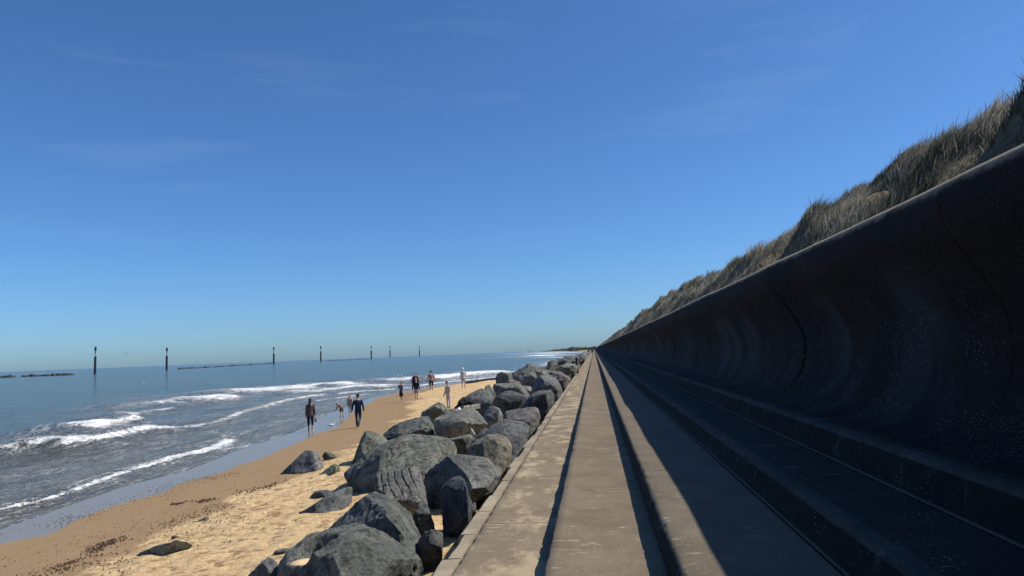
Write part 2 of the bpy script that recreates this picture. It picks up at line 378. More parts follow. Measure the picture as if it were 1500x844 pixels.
# ------------------------------------------------------------------ sea
FOAM = [  # pixel polyline, half thickness in px, strength, ridge height
 ([(-40, 766), (0, 753), (29, 745), (88, 730), (141, 711), (164, 702), (205, 689), (252, 674), (293, 665), (323, 657), (337, 648)], 6.0, 1.3, .07),
 ([(337, 648), (331, 640), (311, 632)], 1.6, .6, .0),
 ([(0, 768), (88, 739), (176, 711), (229, 698), (264, 690), (305, 675), (340, 660), (375, 649), (411, 638), (437, 629), (464, 612), (472, 609), (464, 604)], 1.0, .52, 0),
 ([(-50, 668), (0, 664), (20, 663)], 2.2, .75, .16), ([(45, 660), (60, 657), (76, 655), (96, 654)], 4.2, 1.0, .22),
 ([(96, 657), (112, 654), (140, 651), (168, 645), (210, 635.6), (228, 632)], 4.8, 1.05, .22),
 ([(228, 632), (249, 630)], 2.5, .9, .15), ([(249, 630), (283, 627), (310, 622), (330, 616), (358, 605), (392, 596), (420, 588), (446, 583), (474, 579)], 2.5, .85, .1),
 ([(120, 631), (140, 631), (157, 629), (180, 625), (202, 620)], 4.2, 1.15, .28),
 ([(180, 608), (196, 608), (230, 602), (255, 599)], 2.4, .72, .1), ([(221, 595), (241, 594), (263, 589)], 3.0, .8, .2),
 ([(294, 588), (316, 587), (340, 585)], 2.8, 1.15, .25), ([(336, 578), (352, 577), (370, 575)], 1.6, .8, .15), ([(366, 576), (392, 575), (409, 573)], 2.6, 1.15, .28),
 ([(418, 572), (436, 572), (451, 569.5)], 2.8, 1.15, .28), ([(456, 568.5), (471, 567)], 2.3, 1.1, .25), ([(490, 565.5), (503, 565), (515, 563)], 2.0, 1.1, .25),
 ([(440, 575), (463, 574)], 1.6, .9, .1), ([(478, 572.5), (520, 569), (550, 567.5), (580, 565)], 1.8, 1.0, .15), ([(464, 588), (500, 583), (540, 578)], 1.4, .9, .03),
 ([(500, 577), (520, 575), (576, 571), (600, 568)], 1.6, .85, .05), ([(569, 559), (580, 559.5), (600, 558), (622, 556), (642, 555)], 1.8, 1.0, .25),
 ([(640, 556.5), (670, 553), (696, 550), (712, 548.5), (730, 547)], 2.9, 1.2, .3), ([(610, 566), (640, 562), (680, 558), (724, 553)], 1.6, .95, .05),
 ([(600, 570), (640, 565.5), (690, 559)], .9, .6, 0), ([(500, 598), (464, 604), (424, 601)], .7, .45, 0),
 ([(660, 557), (700, 552.5), (730, 550)], 1.6, .7, .0),
 ([(789, 522), (808, 520.5)], .9, 1.1, .3), ([(792, 517.6), (828, 517.4)], .5, 1.0, .2), ([(797, 523.2), (824, 524)], .6, .8, .1), ([(805, 515.2), (832, 515)], .3, .9, .1),
 ([(795, 536), (806, 531), (815, 528)], .8, .6, .05)]
sx = sorted(set([-9000, -4000, -2000, -1000, -600, -400, -300, -220, -160, -120, -95, -80, -70] + steps(-62, -38, .8) + steps(-38, -11.4, .16) + steps(-11.4, -5.6, .5) + [-5.4]))
sy = sorted(set([-300, -100, -30, 0, 6] + steps(9, 60, .16, 1.0075) + steps(60, 140, .6, 1.01) + steps(140, 1500, 3, 1.03) + steps(1500, 12000, 120, 1.2)))
X, Y = np.meshgrid(np.array(sx), np.array(sy)); PX = np.stack([X.ravel(), Y.ravel()], 1)
foam = np.zeros(len(PX)); ridge = np.zeros(len(PX)); spread = np.zeros(len(PX))
jig = np_noise(PX, .9, 21, 4, .6)*.22
for pts, hw, stren, rh in FOAM:
    P = trace(pts, 0.0)
    for a, b in zip(P[:-1], P[1:]):
        d = b[:2]-a[:2]; L = np.linalg.norm(d)+1e-6; u = d/L
        yh = 1.0*hw*((a[1]+b[1])*.5)**2/(F*CAMZ); sinth = abs(u[0]); hwm = max(.13, yh*max(sinth, .25))
        lo = np.minimum(a[:2], b[:2])-hwm*6; hi = np.maximum(a[:2], b[:2])+hwm*6
        s_ = np.where((PX[:, 0] > lo[0]) & (PX[:, 0] < hi[0]) & (PX[:, 1] > lo[1]) & (PX[:, 1] < hi[1]))[0]
        if len(s_) == 0: continue
        r = PX[s_]-a[:2]; t = np.clip(r@u, 0, L); dist = np.linalg.norm(r-t[:, None]*u, axis=1)
        side = (r[:, 0]*u[1]-r[:, 1]*u[0])       # sign: which side of the crest
        dd = np.abs(dist + jig[s_]*hwm*1.2)/hwm
        # a ragged tail of foam on the shore side
        foam[s_] = np.maximum(foam[s_], stren*np.clip(1.12-dd*.9, 0, 1)*.88)
        r2 = PX[s_]+np.array([hwm*.7+.25, 0])-a[:2]; t2 = np.clip(r2@u, 0, L); d2_ = np.linalg.norm(r2-t2[:, None]*u, axis=1)
        ridge[s_] = np.maximum(ridge[s_], 2.1*rh*np.exp(-(d2_/(hwm*1.2+.35))**2))
        spread[s_] = np.maximum(spread[s_], min(1, stren)*np.exp(-(dist/(hwm*2.2+.5))**2))
Z = ridge + .05*np_noise(PX, .45, 31, 3) * np.clip((W2(PX[:, 1])-PX[:, 0])/6, 0.05, 1)
dsh = W2(PX[:, 1])-PX[:, 0]
# a couple of unbroken swells rolling in
Z += .07*np.sin(dsh*.75+np_noise(PX, .08, 4, 2)*3)*np.clip(dsh/6-.6, 0, 1)*np.exp(-np.clip(dsh-14, 0, None)/12)
Z += .015
lace = np.clip(dsh/1.2, 0, 1)*np.clip((17-dsh)/9, 0, 1)*np.clip((150-PX[:, 1])/60, 0, 1)
lace = np.maximum(lace*.8, 1.6*spread)
nearzone = np.clip((W2(PX[:, 1])-PX[:, 0]), 0, None)
shallow = np.clip(1-dsh/13, 0, 1)**.8*.95
nx, ny = len(sx), len(sy); i = (np.arange(ny-1)[:, None]*nx+np.arange(nx-1)[None, :]).ravel()
Fq = np.stack([i, i+1, i+nx+1, i+nx], 1)
yc = Y.ravel()[i]; xc = X.ravel()[i]
keep = (xc < W2(yc)+2.5)
# land the water edge smoothly on the sand: sink it just behind the waterline
Z = np.where(dsh < 0, .012+.0*dsh-np.clip(-dsh-.1, 0, 3)*.2, Z)
sea = mesh_obj('sea', np.stack([PX[:, 0], PX[:, 1], Z], 1), Fq[keep], MSEA, attrs={'foam': foam, 'lace': lace, 'shallow': shallow})
tag(sea, kind='structure')

# ------------------------------------------------------------------ promenade, steps and wall
E = 1.65
R = lambda z: CAMZ+z
Ys = np.array(steps(-8, 3, .4)[:-1] + steps(3, 16, .045) + steps(16.1, 60, .1, 1.006) + steps(60.5, 900, 1.2, 1.02))
def extrude(name, prof, mat, edges=(), parent=None, amp=.012, seed=0, ylist=None, mats=None):
    """prof: list of (x, z); edges: indexes whose x and z are nibbled"""
    yl = Ys if ylist is None else ylist
    n = len(prof); ny_ = len(yl); V = np.zeros((ny_, n, 3))
    for j, (x, z) in enumerate(prof):
        V[:, j, 0] = x; V[:, j, 1] = yl; V[:, j, 2] = z
    for e, (ax, azz) in edges:
        q = np.stack([yl, np.full(ny_, e*3.7+seed)], 1)
        nn = np_noise(q, 1.7, seed+1, 5, .7); chips = np.clip(np_noise(q, 3.1, seed+8, 4, .7)-.25, 0, 1)*2.2 + np.clip(np_noise(q, 8.0, seed+9, 3, .7)-.15, 0, 1)*1.3
        V[:, e, 0] += ax*(nn*.5+chips); V[:, e, 2] -= azz*np.clip(nn*.4+chips, 0, 2)
    ii = (np.arange(ny_-1)[:, None]*n+np.arange(n-1)[None, :]).ravel()
    Fq_ = np.stack([ii, ii+1, ii+n+1, ii+n], 1)
    o = mesh_obj(name, V.reshape(-1, 3), Fq_, mat, parent, smooth=False)
    if mats:
        idx = np.zeros(n-1, dtype=np.int32)
        for mi, (mt, js) in enumerate(mats): o.data.materials.append(mt); idx[list(js)] = mi+1
        o.data.polygons.foreach_set('material_index', np.tile(idx, ny_-1))
    return o
zs1 = R(-1.1*E); zs2 = R(-E); z2 = R(-.864*E); z3 = R(-.71*E); z4 = R(-.538*E)
kx0, kx1 = -.87*E, -.77*E
x1 = -.279*E; xr2 = .269*E; xr3 = .885*E; xr4 = 1.38*E
# kerb stones: one strip, blocks ~0.9 m with slightly different edges
yk = []; y = -6.0; offs = []
random.seed(3)
while y < 500:
    L = random.uniform(.75, 1.25) if y < 80 else 6
    yk.append((y+.006, y+L-.006, random.uniform(-.03, .03), random.uniform(-.012, .012))); y += L
V = []; Fc = []
for (a, b, dx, dz) in yk:
    sub = 5
    base = len(V)
    for s_ in range(sub+1):
        yy = a+(b-a)*s_/sub
        c = lambda k: mnoise.noise((k*9.1, yy*2.3, 1.7))*.018
        V += [(kx0+dx, yy, .6), (kx0+dx+c(1), yy, zs1+dz-.035), (kx0+dx+.03+c(2), yy, zs1+dz-.004), (kx1-.008+c(3)*.5, yy, zs1+dz*.5), (kx1-.008+c(3)*.5, yy, zs1-.3)]
    for s_ in range(sub):
        for k in range(4): q = base+s_*5+k; Fc.append((q, q+1, q+6, q+5))
    Fc.append(tuple(base+k for k in (4, 3, 2, 1, 0))); e_ = base+sub*5; Fc.append(tuple(e_+k for k in (0, 1, 2, 3, 4)))
kerb = mesh_obj('kerb_strip', V, Fc, MC_kerb, smooth=False); tag(kerb, kind='structure')
o = extrude('lower_path', [(kx1, zs1-.3), (kx1+.01, zs1-.012), (kx1+.03, zs1), (kx1+.10, zs1), (x1+.25, zs1)], MC_slab1, [(1, (.02, .01)), (2, (.02, .008))], seed=2); tag(o, kind='structure')
o = extrude('upper_path', [(x1+.02, zs1-.1), (x1+.005, zs2-.03), (x1+.03, zs2), (x1+.10, zs2), (xr2-.02, zs2), (xr2-.005, zs2+.004), (xr2+.05, zs2+.004)], MC_slab2, [(1, (.035, .012)), (2, (.05, .02))], seed=5); tag(o, kind='structure')

def nose(xf, zf, zt, bat=.035, r=.05):       # riser foot to rounded nosing
    pts = [(xf-.014, zf-.0), (xf-.010, zf+.008), (xf+.004, zf+.012), (xf+bat*.4, zf+(zt-zf)*.45), (xf+bat-.004, zt-r*1.05)]
    for k in range(1, 5):
        a = math.pi/2*k/4
        pts.append((xf+bat+r-r*math.cos(a), zt-r+r*math.sin(a)))
    return pts
steps_t = empty('stepped_apron', (0, 0, 0)); tag(steps_t, 'three broad concrete steps rising from the walkway to the foot of the curved sea wall', 'steps')
def step(prof, mat, seed, idx): 
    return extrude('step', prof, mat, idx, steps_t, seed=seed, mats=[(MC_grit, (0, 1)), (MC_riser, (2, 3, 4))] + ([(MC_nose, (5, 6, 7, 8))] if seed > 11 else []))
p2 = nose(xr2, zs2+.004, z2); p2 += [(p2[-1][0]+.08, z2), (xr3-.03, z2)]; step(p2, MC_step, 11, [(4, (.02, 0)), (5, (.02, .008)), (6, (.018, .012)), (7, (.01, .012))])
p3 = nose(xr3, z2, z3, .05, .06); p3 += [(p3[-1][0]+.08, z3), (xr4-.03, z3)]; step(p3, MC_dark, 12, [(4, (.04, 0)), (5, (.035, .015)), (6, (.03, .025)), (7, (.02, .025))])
p4 = nose(xr4, z3, z4, .05, .06)
# wall profile: traced along the joint nearest the camera
jp = [(1155.5, 571), (1169, 552.6), (1175, 542), (1178.6, 531), (1180.3, 517), (1180, 503), (1178.5, 492), (1175.5, 482), (1161.6, 460), (1148, 441), (1140, 432), (1131.5, 420), (1128.5, 408), (1129.3, 398)]
Yj = None
b0 = onz(jp[0][0], jp[0][1], z4+.121); Yj = b0.y
wp = [(b0.x-.42, z4+.004), (b0.x-.27, z4+.018), (b0.x-.12, z4+.058)] + [(ony(a, b, Yj).x, ony(a, b, Yj).z) for a, b in jp]
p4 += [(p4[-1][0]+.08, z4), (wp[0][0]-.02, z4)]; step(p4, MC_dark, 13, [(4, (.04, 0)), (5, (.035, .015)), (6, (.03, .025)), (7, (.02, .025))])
lipx, lipz = wp[-1]
ztop = ony(1140, 382, Yj).z
ztop = max(ztop, lipz+.14)

ra_ = ztop-lipz-.02
wp = [(wp[0][0]-.06, z4+.004)] + wp + [(lipx+.005+ra_-ra_*math.cos(k*math.pi/16), lipz+.02+ra_*math.sin(k*math.pi/16)) for k in range(1, 9)]
topb = lipx+.42
_c = Vector((lipx+.005+ra_, lipz+.02)); _s = onz(1066, 844, z2); _d = _c-Vector((_s.x, z2)); 
wall = empty('sea_wall', (0, 0, 0)); tag(wall, 'tall dark concrete sea wall with a concave wave-return face and pale overhanging lip', 'sea wall')
joints = [-5.5, .6, 6.35, Yj, 18.8]
while joints[-1] < 880: joints.append(joints[-1]+random.uniform(6.0, 7.6)*(1 if joints[-1] < 120 else 3))
random.seed(5); n_p = len(wp); jn = 0
XZ = np.array(wp)
# resample the face profile smoothly
tt = np.concatenate([[0], np.cumsum(np.linalg.norm(np.diff(XZ, axis=0), axis=1))]); tn = np.linspace(0, tt[-1], 60)
XZ = np.stack([np.interp(tn, tt, XZ[:, 0]), np.interp(tn, tt, XZ[:, 1])], 1)
for _ in range(3): XZ[1:-1] = (XZ[:-2]+2*XZ[1:-1]+XZ[2:])/4
LIPW = lambda yv: .012*np.sin(yv*.9)+.03*np_noise(np.stack([yv, yv*0+3], 1), .35, 3, 3)
for a, b in zip(joints[:-1], joints[1:]):
    gap = .019 if a > 10 else .0025
    m_ = max(3, int((b-a)/.25)) if a < 60 else 4
    yy = np.concatenate([[a+gap, a+.04], np.linspace(a+.1, b-.1, m_+1), [b-.04, b-gap]])
    off = random.uniform(-.02, .04)*(1 if jn % 2 else -1) if a > 10 else 0.0; jn += 1; dz = random.uniform(-.015, .015); sw = random.uniform(.6, 1.35)
    q = len(XZ); Vp = np.zeros((len(yy), q+3, 3))
    bowl = np.clip((XZ[:, 0]-lipx)/(XZ[:, 0].max()-lipx), 0, 1)
    wv = LIPW(yy)
    for k in range(q):
        e2 = np.minimum(yy-a, b-yy); bev = (.03 if a > 10 else .006)*np.exp(-e2/.03)
        P3 = np.stack([yy, yy*0+XZ[k, 1]], 1)
        Vp[:, k, 0] = XZ[k, 0]+off*sw*(.3+bowl[k])+bev+wv*(1 if k > q-10 else .4)+.012*np_noise(P3, 1.6, 14, 4)*(k > 3)
        Vp[:, k, 1] = yy; Vp[:, k, 2] = XZ[k, 1]+(dz if k > q-8 else 0)
    for k, (xx, zz) in enumerate([(topb-.1, ztop+.01), (topb, ztop), (topb+.02, ztop-.5)]):
        Vp[:, q+k, 0] = xx; Vp[:, q+k, 1] = yy; Vp[:, q+k, 2] = zz+dz
    n_ = q+3; ii = (np.arange(len(yy)-1)[:, None]*n_+np.arange(n_-1)[None, :]).ravel()
    Fq_ = [tuple(r) for r in np.stack([ii, ii+1, ii+n_+1, ii+n_], 1)]
    last = (len(yy)-1)*n_
    Vl = list(map(tuple, Vp.reshape(-1, 3)))
    # back and end faces so each cast panel is solid
    extra = len(Vl); Vl += [(topb+.3, yy[0], z4-.3), (topb+.3, yy[-1], z4-.3)]
    Fq_.append(tuple([extra]+[k for k in range(n_)][::-1])); Fq_.append(tuple([last+k for k in range(n_)]+[extra+1]))
    Fq_.append((n_-1, extra, extra+1, last+n_-1))
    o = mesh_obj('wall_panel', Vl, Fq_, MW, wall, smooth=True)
    for pf in o.data.polygons[-3:]: pf.use_smooth = False

# ------------------------------------------------------------------ dune and marram grass
cr_px = [(1499, 131), (1487, 144.5), (1465, 150), (1438, 166), (1426, 184), (1408, 187), (1389, 188), (1368, 197.7), (1345, 197.7), (1331, 203), (1315, 216), (1306, 230), (1303, 240), (1285, 253.5), (1263, 263),
         (1255, 260), (1236, 275), (1217, 294), (1202, 300), (1194, 294), (1184, 297), (1172, 319), (1154, 330), (1130, 349), (1110, 362), (1080, 380), (1030, 405), (960, 450), (900, 492)]
DX = 7.6
cy_ = []; cz_ = []
for a, b in cr_px:
    q = onx(a, b, DX); cy_.append(q.y); cz_.append(q.z-(.27 if a > 1120 else .47))
cy_ = [-50, 5]+cy_+[900]; cz_ = [cz_[0]+.1, cz_[0]+.1]+cz_+[cz_[-1]]
HOLLOWS = [(onx(px_, 260, DX-1.15).y, d_, r_) for px_, d_, r_ in ((1440, .7, .8), (1385, .75, .7), (1335, .8, 1.0), (1290, .5, .8), (1240, .5, 1.3), (1183, .7, 1.6), (1120, .6, 2.5), (1060, .6, 4))]
def dune(x, y):
    x = np.asarray(x, float); y = np.asarray(y, float)
    c = np.interp(y, cy_, cz_); b = ztop-.05
    t = np.clip((x-topb)/(DX-topb), 0, 1); s_ = .52*t+.48*t*t*(3-2*t)
    z = b+(c-b)*s_
    P = np.stack([x.ravel(), y.ravel()], 1)
    lump = (np_noise(P, .36, 41, 3, .55)*1.7+np.abs(np_noise(P, .9, 43, 3))*.6).reshape(x.shape)
    z = z+lump*np.sin(np.pi*np.clip(t, 0, 1))**.8*.85
    z = np.where(x > DX, z-(x-DX)*.12, z)
    for hy, dep, ry in HOLLOWS: z = z-dep*np.exp(-((x-DX+1.15)/.8)**2-((y-hy)/ry)**2)
    return z
dx_ = np.array(sorted(set(steps(topb-.12, 10.5, .18) + [12, 16, 25, 60])))
dy_ = np.array(sorted(set([-12, -5, 0] + steps(2, 60, .2, 1.004) + steps(60, 900, 1.2, 1.03))))
V, Fq, X, Y = grid(dx_, dy_, dune)
dn = mesh_obj('dune', V, Fq, MD); tag(dn, kind='structure')
def blades(n, ya, yb, L0, L1, w0, seed, power=1.0, xr=(None, 10.2)):
    r = np.random.default_rng(seed)
    nt_ = n//14
    ty = ya+(yb-ya)*r.random(nt_)**power; tx = (topb+.02)+(xr[1]-topb)*r.random(nt_)**.9
    P = np.stack([tx, ty], 1); dens = np_noise(P, 1.3, seed, 3)
    kk = dens > -.20; tx, ty = tx[kk], ty[kk]
    ti = np.repeat(np.arange(len(tx)), 14); m_ = len(ti)
    x = tx[ti]+r.normal(0, .085, m_)*(1+L0); y = ty[ti]+r.normal(0, .085, m_)*(1+L0)
    x = np.maximum(x, topb-.03)
    z = dune(x, y)-.04
    tl = (L0+(L1-L0)*r.random(len(tx)))[ti]*r.uniform(.55, 1.15, m_)
    edge = np.clip((x-topb)/.8, .35, 1); tl *= edge*np.clip(.85+1.5*np_noise(np.stack([tx, ty], 1), .75, seed+7, 3), .4, 1.3)[ti]
    wind = np.array([.30, -.12]); ang = r.random(m_)*2*np.pi; sp = r.uniform(.1, .55, m_)
    tw = np_noise(np.stack([tx, ty], 1), .4, seed+2, 2)
    lx = np.cos(ang)*sp+wind[0]+tw[ti]*.4; ly = np.sin(ang)*sp+wind[1]
    wa = r.random(m_)*np.pi; wx = np.cos(wa)*w0*.5; wy = np.sin(wa)*w0*.5
    def pt(t, k, s): 
        return np.stack([x+lx*tl*t*t*.9+wx*k*s, y+ly*tl*t*t*.9+wy*k*s, z+tl*(t-.28*t*t)], 1)
    A = pt(0, 1, -1); B = pt(0, 1, 1); C = pt(.45, .85, 1); D = pt(.45, .85, -1); T1 = pt(1, .15, 1); T2 = pt(1, .15, -1)
    V = np.stack([A, B, C, D, T1, T2], 1).reshape(-1, 3)
    b = np.arange(m_)*6
    Fq = np.concatenate([np.stack([b, b+1, b+2, b+3], 1), np.stack([b+3, b+2, b+4, b+5], 1)])
    tone = np.clip(.47+.95*np_noise(np.stack([x, y], 1), .8, seed+5, 3)+r.normal(0, .22, m_), 0, 1)
    tone = np.repeat(tone, 6)
    return V, Fq, tone
parts = [blades(230000, 5, 34, .18, .44, .013, 51, 1.1), blades(80000, 30, 80, .24, .50, .026, 52, 1.2), blades(36000, 78, 420, .4, .75, .08, 53, 1.6)]
Vs = []; Fs = []; Ts = []; off = 0
for a, b, c in parts: Vs.append(a); Fs.append(b+off); Ts.append(c); off += len(a)
gr = mesh_obj('marram_grass', np.concatenate(Vs), np.concatenate(Fs), MG, smooth=False, attrs={'tone': np.concatenate(Ts)})
tag(gr, 'dry grey-green marram grass covering the dune above the sea wall', 'grass', kind='stuff')

# a few bleached driftwood stalks sticking out of the grass behind the lip
for k, (xa, ya, xb, yb) in enumerate([(1352, 282, 1330, 262), (1310, 298, 1296, 274), (1272, 317, 1262, 306), (1490, 215, 1462, 186)]):
    pass

# ------------------------------------------------------------------ boulders
def evaluated_mesh(o):
    dg = bpy.context.evaluated_depsgraph_get(); me = bpy.data.meshes.new_from_object(o.evaluated_get(dg)); return me
def rock_mesh(points, voxel, seed, amp=.06, groove=None, smooth_n=1, chips=20, chipd=.10):
    """convex hull of points -> remesh -> layered stone relief"""
    bm = bmesh.new()
    for p in points: bm.verts.new(p)
    bmesh.ops.convex_hull(bm, input=bm.verts)
    dl = [v for v in bm.verts if not v.link_faces]
    if dl: bmesh.ops.delete(bm, geom=dl, context='VERTS')
    bmesh.ops.recalc_face_normals(bm, faces=bm.faces)
    me = bpy.data.meshes.new('tmp'); bm.to_mesh(me); bm.free()
    o = bpy.data.objects.new('tmp', me); COL.objects.link(o)
    md_ = o.modifiers.new('r', 'REMESH'); md_.mode = 'VOXEL'; md_.voxel_size = voxel
    ms = o.modifiers.new('s', 'SMOOTH'); ms.iterations = smooth_n; ms.factor = .25
    me2 = evaluated_mesh(o); bpy.data.objects.remove(o); bpy.data.meshes.remove(me)
    n = len(me2.vertices); co = np.zeros(n*3, np.float32); me2.vertices.foreach_get('co', co); co = co.reshape(-1, 3).astype(float)
    no = np.zeros(n*3, np.float32); me2.vertices.foreach_get('normal', no); no = no.reshape(-1, 3).astype(float)
    size = (co.max(0)-co.min(0)).max(); f = 1.6/size; co = co*(1+.6*max(0, chipd-.05))
    rr_ = np.random.default_rng(seed+900)
    for _ in range(chips):                      # knock flat chips off the corners
        d_ = rr_.normal(size=3); d_ /= np.linalg.norm(d_); h_ = co@d_; lim = h_.max()-size*rr_.uniform(.015, chipd)
        over = np.clip(h_-lim, 0, None); co -= d_[None, :]*over[:, None]
    rid = lambda sc, sd, oc: 1-2*np.abs(np_noise(co, sc, sd, oc))
    co0 = co
    d = amp*size*(.75*np_noise(co, 1.1*f, seed, 2) + .55*(rid(2.2*f, seed+3, 2)-.6) + .28*(rid(5.5*f, seed+4, 2)-.6)) + size**.5*.015*np_noise(co, 6.5, seed+5, 4, .7) + .012*np_noise(co, 17, seed+6, 2) + size**.5*.008*np_noise(co, 4.0, seed+25, 3, .7)
    cn_ = np.abs(np_noise(co, 1.5, seed+31, 3, .55)); d -= .045*min(1, size)*np.clip(1-cn_/.035, 0, 1)*np.clip(.5+2*np_noise(co, 1.1, seed+33, 2), 0, 1)   # cracks
    # stepped fracture planes
    st = np_noise(co, 1.4*f, seed+9, 2); d += max(amp, .03)*size*.7*(np.round(st*5)/5-st)
    if groove:
        nx_, nz_, sp, dep = groove
        ph = (co[:, 0]*nx_+co[:, 2]*nz_)/sp+.35*np_noise(co, 2.5, seed+12, 3)
        ph -= np.floor(ph); d -= dep*np.clip(1-np.abs(ph-.5)/.11, 0, 1)**.7*np.clip(.7+.8*np_noise(co, 3.0, seed+15, 2), 0, 1)
    co += no*d[:, None]
    me2.vertices.foreach_set('co', co.astype(np.float32).ravel()); me2.update()
    me2.polygons.foreach_set('use_smooth', [True]*len(me2.polygons))
    me2.materials.clear(); me2.materials.append(MR)
    return me2
ROCKS = {}
def boulder(name_key, poly, Y, T, label, ridge=(), tint=(1, 1, 1), groove=None, amp=.045, group='rock armour boulders along the kerb', seed=None, cat='boulder', voxel=None, name='boulder', sink=.35):
    seed = seed or (len(ROCKS)*13+5)
    cx = sum(p[0] for p in poly)/len(poly); cy = sum(p[1] for p in poly)/len(poly)
    if Y is None:
        bx, by = max(poly, key=lambda p: p[1]); g = hit_ground(bx, by-1); Y = g.y+T*.35
    pts = []
    rr = random.Random(seed)
    for (x, y) in poly:
        pts.append(ony(x, y, Y))
        k = rr.uniform(.5, .92)
        if len(ridge) < 2 and rr.random() < .6: pts.append(ony(cx+(x-cx)*k, cy+(y-cy)*k+ (2 if y < cy else 0), Y-T*rr.uniform(.2, .5)*.85))
        k = rr.uniform(.55, .85); pts.append(ony(cx+(x-cx)*k, cy+(y-cy)*k, Y+T*rr.uniform(.35, .5)))
    for r in ridge: pts.append(ony(r[0], r[1], Y+r[2]))
    # root it in the sand
    low = min(p.z for p in pts); 
    P = [ony(x, y, Y) for x, y in poly]
    xa = min(p.x for p in P); xb = max(p.x for p in P); xm = (xa+xb)/2
    bot = min(tz(xm, Y), low)-.12
    for p in list(pts[:]):
        if p.z < low+.35*(max(q.z for q in pts)-low): pts.append(Vector((xm+(p.x-xm)*.96, Y+(p.y-Y)*.96, bot)))
    c = Vector((xm, Y, bot))
    size = max(xb-xa, T)
    vx = voxel or max(.02, min(.05, Y*.0020), size/105)
    me = rock_mesh([p-c for p in pts], vx, seed, amp*(.32 if len(ridge) > 1 else 1), groove, chips=(16 if len(ridge) > 1 else 24), chipd=(.095 if len(ridge) > 1 else .135))
    me.name = name
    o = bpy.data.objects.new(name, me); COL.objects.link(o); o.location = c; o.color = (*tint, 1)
    tag(o, label, cat, group)
    ROCKS[name_key] = o
    return o
G1 = 'rock armour boulders along the kerb'
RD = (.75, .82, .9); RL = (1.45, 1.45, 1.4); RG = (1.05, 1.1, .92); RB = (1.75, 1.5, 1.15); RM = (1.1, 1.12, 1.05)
boulder('A', [(403, 880), (407, 846), (412, 828), (424, 812), (452, 788), (500, 777), (525, 769), (545, 776), (585, 799), (624, 832), (606, 850), (585, 890), (480, 900)], 8.5, 2.2,
        'largest greenish grey boulder at the bottom, with a puddle of sand in its hollow', ridge=[(430, 835, -.9), (500, 822, -1.15), (585, 835, -.9), (470, 797, -.45), (545, 795, -.5), (450, 905, -1.4), (560, 905, -1.3)], tint=(.98, 1.02, .93), amp=.03)
boulder('B', [(440, 800), (455, 783), (487, 755), (528, 726), (551, 714), (566, 715), (580, 731), (600, 746), (614, 756), (627, 774), (610, 800), (590, 830), (480, 830)], 10.4, 2.2,
        'big rough pyramid boulder right behind the lowest one, pitted and dark on its left side', ridge=[(571, 726, -.3), (583, 755, -.95), (598, 799, -1.45), (470, 808, -.3)], tint=(.95, 1, .95), amp=.05)
boulder('C', [(601, 799), (613, 786), (625, 776), (641, 774), (648, 784), (654, 794), (648, 808), (641, 816), (614, 816)], 9.75, .75,
        'small smooth dark grey rock wedged between the lowest big boulder and the kerb', tint=(.85, .85, .87), amp=.02)
boulder('D', [(591, 746), (600, 738), (618, 735), (629, 744), (638, 756), (630, 770), (610, 768)], 11.4, .8,
        'small wedge of rock with a dark left side below the grooved boulder', tint=RD, amp=.04)
boulder('E', [(639, 711), (645, 703), (660, 699), (673, 698), (680, 705), (687, 728), (693, 745), (684, 763), (670, 774), (643, 774), (640, 740)], 11.6, .9,
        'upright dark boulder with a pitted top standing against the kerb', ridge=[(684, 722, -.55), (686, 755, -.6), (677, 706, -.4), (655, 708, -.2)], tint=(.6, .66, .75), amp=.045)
boulder('F', [(546, 714), (548, 700), (554, 694), (570, 690), (588, 683), (598, 681), (615, 689), (624, 696), (630, 708), (627, 733), (622, 741), (600, 752), (570, 744)], 13.0, 1.5,
        'grey boulder scored with parallel diagonal grooves', ridge=[(556, 738, -.9), (616, 742, -.9), (605, 700, -.25)], tint=(1.15, 1.12, 1.08), groove=(.72, .69, .105, .04), amp=.015, voxel=.013)
boulder('G', [(623, 696), (640, 684), (654, 670), (668, 663), (690, 664), (706, 667), (724, 683), (733, 696), (718, 718), (704, 733), (688, 738), (650, 744), (624, 742)], 13.9, 2.0,
        'wedge boulder with a black shaded left face and a speckled grey slope beside the kerb', ridge=[(656, 671, -.25), (674, 700, -.85), (695, 735, -1.2), (720, 705, -.7)], tint=(1.1, 1.1, 1.06), amp=.022)
boulder('H', [(681, 664), (686, 655), (700, 646), (714, 638), (726, 634), (738, 637), (745, 646), (750, 656), (749, 668), (743, 684), (734, 696), (720, 684), (700, 668)], 15.6, 1.3,
        'brown-tinged rounded boulder hard against the kerb, bluish dark on its left half', ridge=[(716, 650, -.5), (722, 692, -.8), (742, 668, -.5), (730, 640, -.2)], tint=(1.45, 1.3, 1.05), amp=.045)
boulder('I', [(690, 651), (704, 637), (719, 625), (732, 617), (742, 615), (768, 620), (777, 627), (772, 640), (762, 653), (752, 664), (735, 668), (700, 664)], 18.2, 1.9,
        'broad bluish grey boulder behind the brown one, sloping down to the kerb', ridge=[(722, 640, -.75), (752, 660, -1.0), (740, 622, -.2), (700, 656, -.5)], tint=(.95, .98, 1.05), amp=.05)
boulder('J', [(495, 706), (512, 688), (536, 671), (547, 659), (574, 646), (592, 638), (622, 639), (634, 643), (654, 643), (664, 651), (671, 661), (655, 676), (638, 692), (600, 702), (547, 706)], 16.9, 2.6,
        'long low boulder with a black shaded left end pointing at the sea', ridge=[(574, 662, -1.0), (577, 690, -1.35), (580, 706, -1.45), (642, 684, -1.1), (655, 668, -.7), (600, 648, -.2)], tint=(1.12, 1.14, 1.0), amp=.018)
